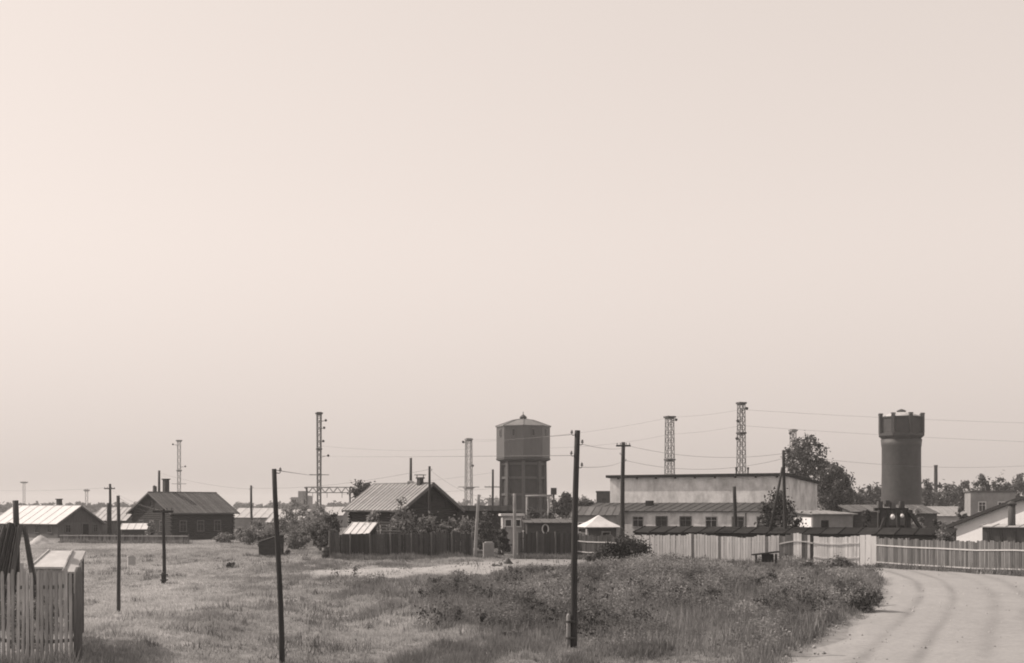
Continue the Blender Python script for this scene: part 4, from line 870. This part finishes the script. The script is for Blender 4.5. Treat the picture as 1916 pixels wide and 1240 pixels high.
# ------------------------------------------------------------------ trees and bushes
TG = 'trees beyond the depot'
plant('poplar_tree', 'loose feathery tree rising behind the depot end', 'tree', 1508, 190, 814, 915, 48, 'leaf', 1, n=150, per=34, loose=.5, group=TG, form='feather', leaf=.2, tvar=.35)
plant('dense_tree', 'dense dark tree beside the depot end wall', 'tree', 1558, 182, 868, 968, 44, 'leaf', 2, n=70, per=110, loose=.35, group=TG, form='dome')
plant('dense_tree', 'low round tree right of the dense dark tree', 'tree', 1607, 215, 913, 955, 24, 'leaf_far', 3, n=22, per=70, group=TG, form='dome')
for i, (px, top, hw, d, lab) in enumerate([(1636, 910, 20, 262, 'rounded hazy tree just left of the round tower'), (1733, 905, 17, 255, 'rounded hazy tree just right of the round tower'), (1768, 908, 24, 270, 'broad hazy tree right of the smokestack'), (1802, 901, 18, 285, 'slim hazy tree left of the grey block'), (1838, 898, 22, 290, 'pointed hazy tree above the grey block'), (1873, 902, 24, 280, 'bushy hazy tree above the grey block right side'), (1907, 895, 22, 285, 'tall hazy tree at the right edge'), (1940, 897, 24, 285, 'hazy tree cut by the right edge')]):
    plant('hazy_tree', lab, 'tree', px, d, top-9, 958, hw*1.15, 'leaf_far', 20+i, n=26, per=60, loose=.4, group=TG, form='cone' if i in (3, 4, 6) else 'dome')
plant('dense_tree', 'round tree between the octagonal tower and centre pole', 'tree', 1052, 170, 920, 975, 26, 'leaf', 31, n=28, per=80, form='dome', group='trees behind the yard')
plant('dense_tree', 'lower spreading tree right of the centre pole', 'tree', 1098, 175, 929, 975, 26, 'leaf', 32, n=24, per=70, form='dome', group='trees behind the yard')
plant('dense_tree', 'pale tree top showing above the centre house roof', 'tree', 680, 175, 894, 960, 30, 'leaf_far', 33, n=26, per=60, form='dome', group='trees behind the yard')
plant('willow_bush', 'dark leafy bush around the strutted pole before the depot', 'bush', 1458, 100, 918, 1003, 46, 'leaf', 34, n=80, per=80, loose=.45, trunk=False, form='dome')
YS = 'shrubs behind the dark fence'
for i, (px, top, hw, d, m_, lab) in enumerate([(702, 958, 26, 107.5, 'leaf_pale', 'leafy shrub left of the house front'), (752, 934, 36, 106.5, 'weeds', 'largest dark shrub in front of the house corner'), (800, 960, 28, 106, 'leaf_pale', 'light shrub below the house gable'), (838, 966, 24, 106.5, 'leaf_pale', 'low shrub at the right foot of the gable'), (872, 962, 26, 109, 'leaf_pale', 'shrub beside the left concrete gate pole'), (942, 990, 16, 107, 'leaf', 'dark shrub inside the gate gap'), (908, 958, 30, 122, 'leaf', 'dark hedge bush far inside the gate gap'), (1062, 965, 26, 116, 'leaf', 'shrub between the hatch shed and centre pole'), (1000, 952, 26, 140, 'leaf', 'dark bush at the foot of the octagonal tower'), (1030, 957, 22, 138, 'leaf', 'second bush at the tower foot toward the centre pole')]):
    plant('yard_shrub', lab, 'shrub', px, d, top, 1030, hw, m_, 60+i, n=24, per=70, loose=.4, trunk=False, group=YS, form='dome', leaf=.13)
t = shed('long_hedge_shed', 'long low black-roofed shed left of the octagonal tower foot', 'shed', Vector((PX(852, 128), 128, 0)), R(1), 5.7, 3, 3.75, 4.2, 'log_dark', 'tar', seed=70)
LB = 'bushes at the left yard edge'
for i, (px, top, bot, hw, d, m_, lab) in enumerate([(560, 930, 1000, 38, 175, 'leaf_pale', 'tall pale bush right of the near leaning pole'), (596, 945, 1000, 28, 165, 'leaf_pale', 'pale bush at the foot of the slim mast'), (620, 958, 1010, 26, 125, 'leaf', 'dark bush at the left corner of the house yard'), (596, 978, 1016, 26, 128, 'leaf', 'low dark bush left of the yard fence'), (556, 985, 1018, 26, 126, 'weeds', 'low grey bush right of the black hut'), (522, 965, 1000, 24, 150, 'leaf_pale', 'pale bush behind the black hut'), (484, 972, 1003, 22, 148, 'leaf_pale', 'pale round bush left of the near leaning pole'), (498, 993, 1012, 18, 122, 'leaf', 'small dark bush just above the black hut'), (452, 985, 1010, 16, 150, 'weeds', 'small bush at the right end of the left log house'), (420, 997, 1012, 22, 148, 'weeds', 'low scrub in front of the left log house'), (282, 978, 1012, 12, 150, 'leaf_pale', 'pale upright bush before the left house gable'), (540, 948, 1000, 30, 160, 'leaf_pale', 'broad pale bush directly behind the near leaning pole'), (578, 958, 1005, 34, 150, 'leaf_pale', 'wide grey bush below the pale stepped building'), (510, 985, 1012, 30, 135, 'weeds', 'scrub spreading behind the black hut'), (466, 990, 1010, 26, 140, 'weeds', 'scrub left of the black hut'), (612, 985, 1020, 22, 116, 'leaf', 'dark scrub against the yard fence end')]):
    plant('yard_bush', lab, 'bush', px, d, top, bot, hw, m_, 80+i, n=22, per=60, loose=.4, trunk=False, group=LB, form='dome', leaf=.15)
RB = 'bushes in the right yards'
for i, (px, top, bot, hw, d, m_, lab) in enumerate([(1622, 950, 1000, 18, 100, 'leaf', 'dark bush left of the timber trestle'), (1712, 945, 1000, 20, 104, 'weeds', 'grey bush behind the trestle brace'), (1752, 962, 1000, 22, 100, 'leaf', 'dark bush right of the trestle brace'), (1800, 946, 975, 14, 130, 'leaf', 'dark bush left of the grey block'), (1765, 983, 1004, 22, 86.5, 'weeds', 'low scrub at the end of the black tar shed')]):
    plant('yard_bush', lab, 'bush', px, d, top, bot, hw, m_, 110+i, n=20, per=60, loose=.4, trunk=False, group=RB, form='dome', leaf=.13)
WG = 'bushes in the weedy field'
for i, (px, top, bot, hw, d, m_, lab, n_, pr) in enumerate([
    (1176, 1004, 1060, 60, 90.5, 'leaf_dark', 'big dark bush at the foot of the crossarm pole', 70, 120), (1125, 1028, 1060, 36, 93, 'leaf', 'left shoulder of the big dark bush', 26, 80),
    (985, 1112, 1156, 34, D(1155), 'leaf', 'dark round weed bush left of the centre pole', 30, 90), (952, 1128, 1165, 26, D(1163), 'weeds', 'grey weed bush next to the dark round one', 22, 80),
    (1100, 1098, 1128, 26, D(1128), 'leaf', 'dark weed bush right of the centre pole', 22, 70), (1060, 1075, 1105, 40, D(1104), 'weeds', 'broad weed bush behind the centre pole', 26, 70),
    (1576, 1042, 1082, 30, 81, 'weeds', 'upright weed bush against the light fence', 28, 80), (1512, 1050, 1080, 26, 83, 'weeds', 'weed bush below the mixed planks', 22, 70),
    (1612, 1092, 1150, 42, D(1146), 'weeds', 'roadside bush at the bend of the track', 44, 80), (1585, 1100, 1140, 28, D(1136), 'leaf', 'dark half of the roadside bush by the stone slab', 20, 80), (1500, 1090, 1125, 30, D(1125), 'leaf', 'dark weed bush left of the sandy side track', 24, 70),
    (1440, 1074, 1112, 34, D(1112), 'leaf', 'broad grey weed bush in the weedy hump', 24, 70), (432, 1053, 1068, 9, D(1067), 'leaf', 'tiny dark bush alone in the left field', 12, 60), (538, 1030, 1042, 8, 107, 'leaf', 'tiny dark bush right of the black hut', 10, 50),
    (1640, 1102, 1136, 15, D(1134), 'leaf', 'small dark bush on the road side of the roadside bush', 14, 70), (1566, 1100, 1130, 24, D(1128), 'weeds', 'small grey bush between the side track and the roadside bush', 16, 70), (1240, 1090, 1130, 34, D(1130), 'leaf', 'weed bush in the middle of the hump', 24, 70), (1330, 1098, 1150, 36, D(1150), 'leaf', 'weed bush on the near slope of the hump', 24, 70), (960, 1180, 1205, 40, D(1205), 'weeds', 'low weed clump near the front of the field', 22, 60)]):
    plant('weed_bush', lab, 'bush', px, d, top, bot, hw, m_, 130+i, n=n_, per=pr, loose=.4, trunk=False, group=WG, form='dome', leaf=max(.05, d*.0011), tvar=.4)
# ------------------------------------------------------------------ grass and weeds (stuff)
def scatter(n, y0, y1, seed, power=1.0):
    g_ = np.random.default_rng(seed); u = g_.random(n); y = (y0**(2-power)+u*(y1**(2-power)-y0**(2-power)))**(1/(2-power)); x = (g_.random(n)*2-1)*(y*.425+4); return x, y, g_
def blades(x, y, ht, wd, per, g_, spread, tone_, lean=.45):
    N = len(x)*per; i = np.repeat(np.arange(len(x)), per); a_ = g_.random(N)*2*np.pi
    bx = x[i]+g_.normal(size=N)*spread[i]; by = y[i]+g_.normal(size=N)*spread[i]; bz = hgt(bx, by)-.02
    h_ = ht[i]*(.55+.6*g_.random(N)); w_ = wd[i]*(.6+.8*g_.random(N)); ca, sa = np.cos(a_), np.sin(a_); l_ = lean*h_*(g_.random(N)*1.6); b_ = g_.random(N)*2*np.pi
    V = np.empty((N, 3, 3)); V[:, 0] = np.stack([bx-ca*w_, by-sa*w_, bz], -1); V[:, 1] = np.stack([bx+ca*w_, by+sa*w_, bz], -1)
    V[:, 2] = np.stack([bx+np.cos(b_)*l_, by+np.sin(b_)*l_, bz+h_], -1)
    return V.reshape(-1, 3), np.arange(N*3).reshape(N, 3), np.repeat(tone_[i]*(.8+.4*g_.random(N)), 3)
x, y, g_ = scatter(195000, 29, 160, 77, 1.45)
rmn = smooth(.25, .85, road_mask(x, y)+(fbm(x*.9, y*.9, 14)-.5)*.9*(road_mask(x, y) > .01)*(road_mask(x, y) < .995))
keep = (g_.random(len(x)) > np.maximum(rmn, .97*path_mask(x, y)))
x, y = x[keep], y[keep]; st = fbm(x*.22, y*.09, 21); s2 = fbm(x*.55, y*.22, 71); wm = weed_mask(x, y); px, py = pxpy(x, y)
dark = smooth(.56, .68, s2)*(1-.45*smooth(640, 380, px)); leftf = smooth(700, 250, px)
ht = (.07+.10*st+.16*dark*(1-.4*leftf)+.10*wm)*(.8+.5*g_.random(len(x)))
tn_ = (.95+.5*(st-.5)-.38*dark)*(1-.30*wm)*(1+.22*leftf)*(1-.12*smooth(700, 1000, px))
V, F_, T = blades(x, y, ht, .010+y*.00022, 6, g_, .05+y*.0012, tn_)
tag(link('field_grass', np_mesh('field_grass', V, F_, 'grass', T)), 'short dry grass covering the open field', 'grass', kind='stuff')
x, y, g_ = scatter(900000, 33, 98, 78, 1.25); wm = weed_mask(x, y)
cl = fbm(x*.62, y*.42, 81)*.7+fbm(x*1.7, y*1.3, 82)*.3; big = smooth(.42, .62, cl)
keep = g_.random(len(x)) < wm*(.10+.9*big); x, y, wm, cl, big = x[keep][:330000], y[keep][:330000], wm[keep][:330000], cl[keep][:330000], big[keep][:330000]
hh = (.08+1.15*big*(.2+.75*vn(x*.22, y*.14, 83)))*(.25+.75*wm); n = len(x); z = hgt(x, y)+hh*(1-.75*g_.random(n)**2)*(.8+.4*g_.random(n))
nr = g_.normal(size=(n, 3))*.8; nr[:, 2] += .45; nr /= np.linalg.norm(nr, axis=1, keepdims=True)
t_ = np.cross(nr, g_.normal(size=(n, 3))); t_ /= np.linalg.norm(t_, axis=1, keepdims=True); b_ = np.cross(nr, t_)
sz = (.022+y*.0005)*(.5+g_.random(n)); P = np.stack([x, y, z], -1); V = np.empty((n, 4, 3)); bd = nr*(sz*.2)[:, None]
V[:, 0] = P-t_*sz[:, None]; V[:, 1] = P-b_*(sz*.5)[:, None]+bd; V[:, 2] = P+t_*sz[:, None]; V[:, 3] = P+b_*(sz*.5)[:, None]+bd; V = V.reshape(-1, 3)
F_ = np.arange(n*4).reshape(n, 4); T = np.repeat((.6+.75*smooth(.33, .67, fbm(x*.5, y*.3, 85)))*(.92+.16*g_.random(n)), 4)
V[:, 2] = np.maximum(V[:, 2], hgt(V[:, 0], V[:, 1])+.01)
pass
tag(link('field_weeds', np_mesh('field_weeds', V, F_, 'weeds', T)), 'rank leafy weeds covering the hump beside the road', 'weeds', kind='stuff')
x, y, g_ = scatter(1500, 40, 92, 93, 1.1); wm = weed_mask(x, y); keep = g_.random(len(x)) < wm*smooth(.40, .60, fbm(x*.3, y*.18, 94))*1.1; x, y = x[keep], y[keep]
l_, r_ = road_lr(y); k2 = x < l_-.5; x, y = x[k2], y[k2]; n = len(x); sr = .22+.34*g_.random(n); C = []; Rr = []
for k in range(4): C.append(np.stack([x+g_.normal(size=n)*sr*.8, y+g_.normal(size=n)*sr*.8, hgt(x, y)+sr*(.5+.9*g_.random(n))], -1)); Rr.append(sr*.62)
V, F_, T = leaves(np.concatenate(C), np.concatenate(Rr), 42, .052, 95, shell=.3, tvar=.45); V[:, 2] = np.maximum(V[:, 2], hgt(V[:, 0], V[:, 1])+.01)
tag(link('field_scrub', np_mesh('field_scrub', V, F_, 'leaf', T)), 'dark knee-high scrub clumps growing through the weeds', 'scrub', kind='stuff')
x, y, g_ = scatter(60000, 33, 96, 90, 1.2); wm = np.maximum(weed_mask(x, y), .5*np.exp(-((y-103)/4)**2)); keep = g_.random(len(x)) < wm*.6; x, y = x[keep], y[keep]
V, F_, T = blades(x, y, .35+.4*g_.random(len(x)), .009+y*.00022, 5, g_, .06+y*.001, .75+.5*g_.random(len(x)), .3)
tag(link('tall_grass', np_mesh('tall_grass', V, F_, 'weeds', T)), 'tall seeding grass stems among the weeds', 'grass', kind='stuff')
x, y, g_ = scatter(2600, 34, 112, 95, 1.3); px, py = pxpy(x, y); keep = (np.maximum(road_mask(x, y), path_mask(x, y)) < .1) & (fbm(x*.3, y*.12, 96) > .44) & (px < 1150) & (g_.random(len(x)) > .7*smooth(640, 380, px)); x, y = x[keep], y[keep]
i = np.repeat(np.arange(len(x)), 5); x2 = x[i]+g_.normal(size=len(i))*.35; y2 = y[i]+g_.normal(size=len(i))*.22; h0 = (.12+.3*g_.random(len(x)))[i]
V, F_, T = blades(x2, y2, h0*(.7+.5*g_.random(len(i))), .010+y2*.00022, 9, g_, .10+y2*.0008, (.55+.6*g_.random(len(x)))[i], .5)
tag(link('grass_tussocks', np_mesh('grass_tussocks', V, F_, 'weeds', T)), 'coarse darker tussocks dotted over the open field', 'grass', kind='stuff')
x, y, g_ = scatter(30000, 32, 90, 97, 1.3); rm = road_mask(x, y); e_ = np.exp(-((rm-.5)/.35)**2); keep = g_.random(len(x)) < np.where(rm > .02, .12+.5*e_, 0)+.25*path_mask(x, y); x, y = x[keep], y[keep]
n = len(x); r_ = (.014+.045*g_.random(n)**4)*(1+y*.006); z = hgt(x, y)+.045; O = np.array([(1, 0, 0), (0, 1, 0), (-1, 0, 0), (0, -1, 0), (0, 0, .8), (0, 0, -.8)])
V = np.stack([x, y, z], -1)[:, None, :]+O[None]*r_[:, None, None]*(.6+.8*g_.random((n, 6, 1))); Fo = np.array([(0, 1, 4), (1, 2, 4), (2, 3, 4), (3, 0, 4), (1, 0, 5), (2, 1, 5), (3, 2, 5), (0, 3, 5)])
tag(link('road_gravel', np_mesh('road_gravel', V.reshape(-1, 3), (np.arange(n)[:, None, None]*6+Fo[None]).reshape(-1, 3), 'road', np.repeat(.5+.9*g_.random(n), 6))), 'loose gravel and clods on the dirt road and path', 'gravel', kind='stuff')
# fringe along the fence feet
xs_, ys_ = [], []
for (p0, d0, p1, d1, n) in ((617, 103.4, 884, 103.4, 800), (970, 104.3, 1186, 101, 500), (1186, 95.6, 1600, 88.2, 1300), (1641, 88.0, 1960, 76.4, 260), (112, 149, 352, 145, 500), (-60, 30, 140, 29.7, 160)):
    f = RNG.random(n); dd = d0+(d1-d0)*f-RNG.random(n)*1.4; xs_.append((p0+(p1-p0)*f-CX)*dd/F); ys_.append(dd)
yy = 31+RNG.random(900)*52; l_, r_ = road_lr(yy); cl_ = vn(yy*.6, yy*0, 99); ok = RNG.random(900) < .25+cl_
xs_ += [(l_-.15-np.abs(RNG.normal(size=900))*.5)[ok]]; ys_ += [yy[ok]]
x = np.concatenate(xs_); y = np.concatenate(ys_)
V, F_, T = blades(x, y, .25+.4*RNG.random(len(x))*fbm(x*.6, y*.6, 4)*1.6, .012+y*.00026, 7, RNG, .08+y*.0012, .6+.6*RNG.random(len(x)), .35)
tag(link('fence_grass', np_mesh('fence_grass', V, F_, 'weeds', T)), 'tufts of rank grass along the feet of the fences', 'grass', kind='stuff')
# pale climbing plants on the picket fence
g_ = np.random.default_rng(5); n = 46; cx_ = PX(10, 30.3)+g_.random(n)*(PX(105, 30.3)-PX(10, 30.3)); cz = hz(-11, 30.3)+.35+1.15*g_.random(n)
V, F_, T = leaves(np.stack([cx_, 30.45+.25*g_.random(n), cz], -1), .16+.12*g_.random(n), 40, .045, 6, shell=.2, tvar=.3)
o = thing('garden_vines', 'pale leafy plants crowding behind the picket fence', 'plant', (PX(58, 30.5), 30.5, hz(-11, 30.5)), 0)
me = np_mesh('foliage', V-np.array([o.location.x, o.location.y, o.location.z]), F_, 'leaf_pale', T*1.3); link('foliage', me, o)
sb = MB()
for k in range(12): q = Vector((cx_[k], 30.55, cz[k]))-o.location; sb.tube([(q.x, q.y, -.1), (q.x+.05, q.y, q.z*.5), q], [.015, .012, .006], 4)
sb.build('stems', 'bark', o)
# ------------------------------------------------------------------ haze
hm = bpy.data.materials.new('haze'); hm.use_nodes = True; N = hm.node_tree.nodes; N.remove(N['Principled BSDF'])
pv = N.new('ShaderNodeVolumePrincipled'); pv.inputs['Color'].default_value = (.95, .95, .95, 1); pv.inputs['Density'].default_value = .00024; pv.inputs['Anisotropy'].default_value = 0.0
hm.node_tree.links.new(pv.outputs[0], N['Material Output'].inputs['Volume'])
zmin = float(ZZ.min())-1.0; ztop = 31.5
hb = MB().box((0, 0, (zmin+ztop)/2), (6400, 6400, ztop-zmin)); me = bpy.data.meshes.new('haze'); me.from_pydata(hb.v, [], hb.f); me.materials.append(hm)
tag(link('haze', me), kind='stuff')
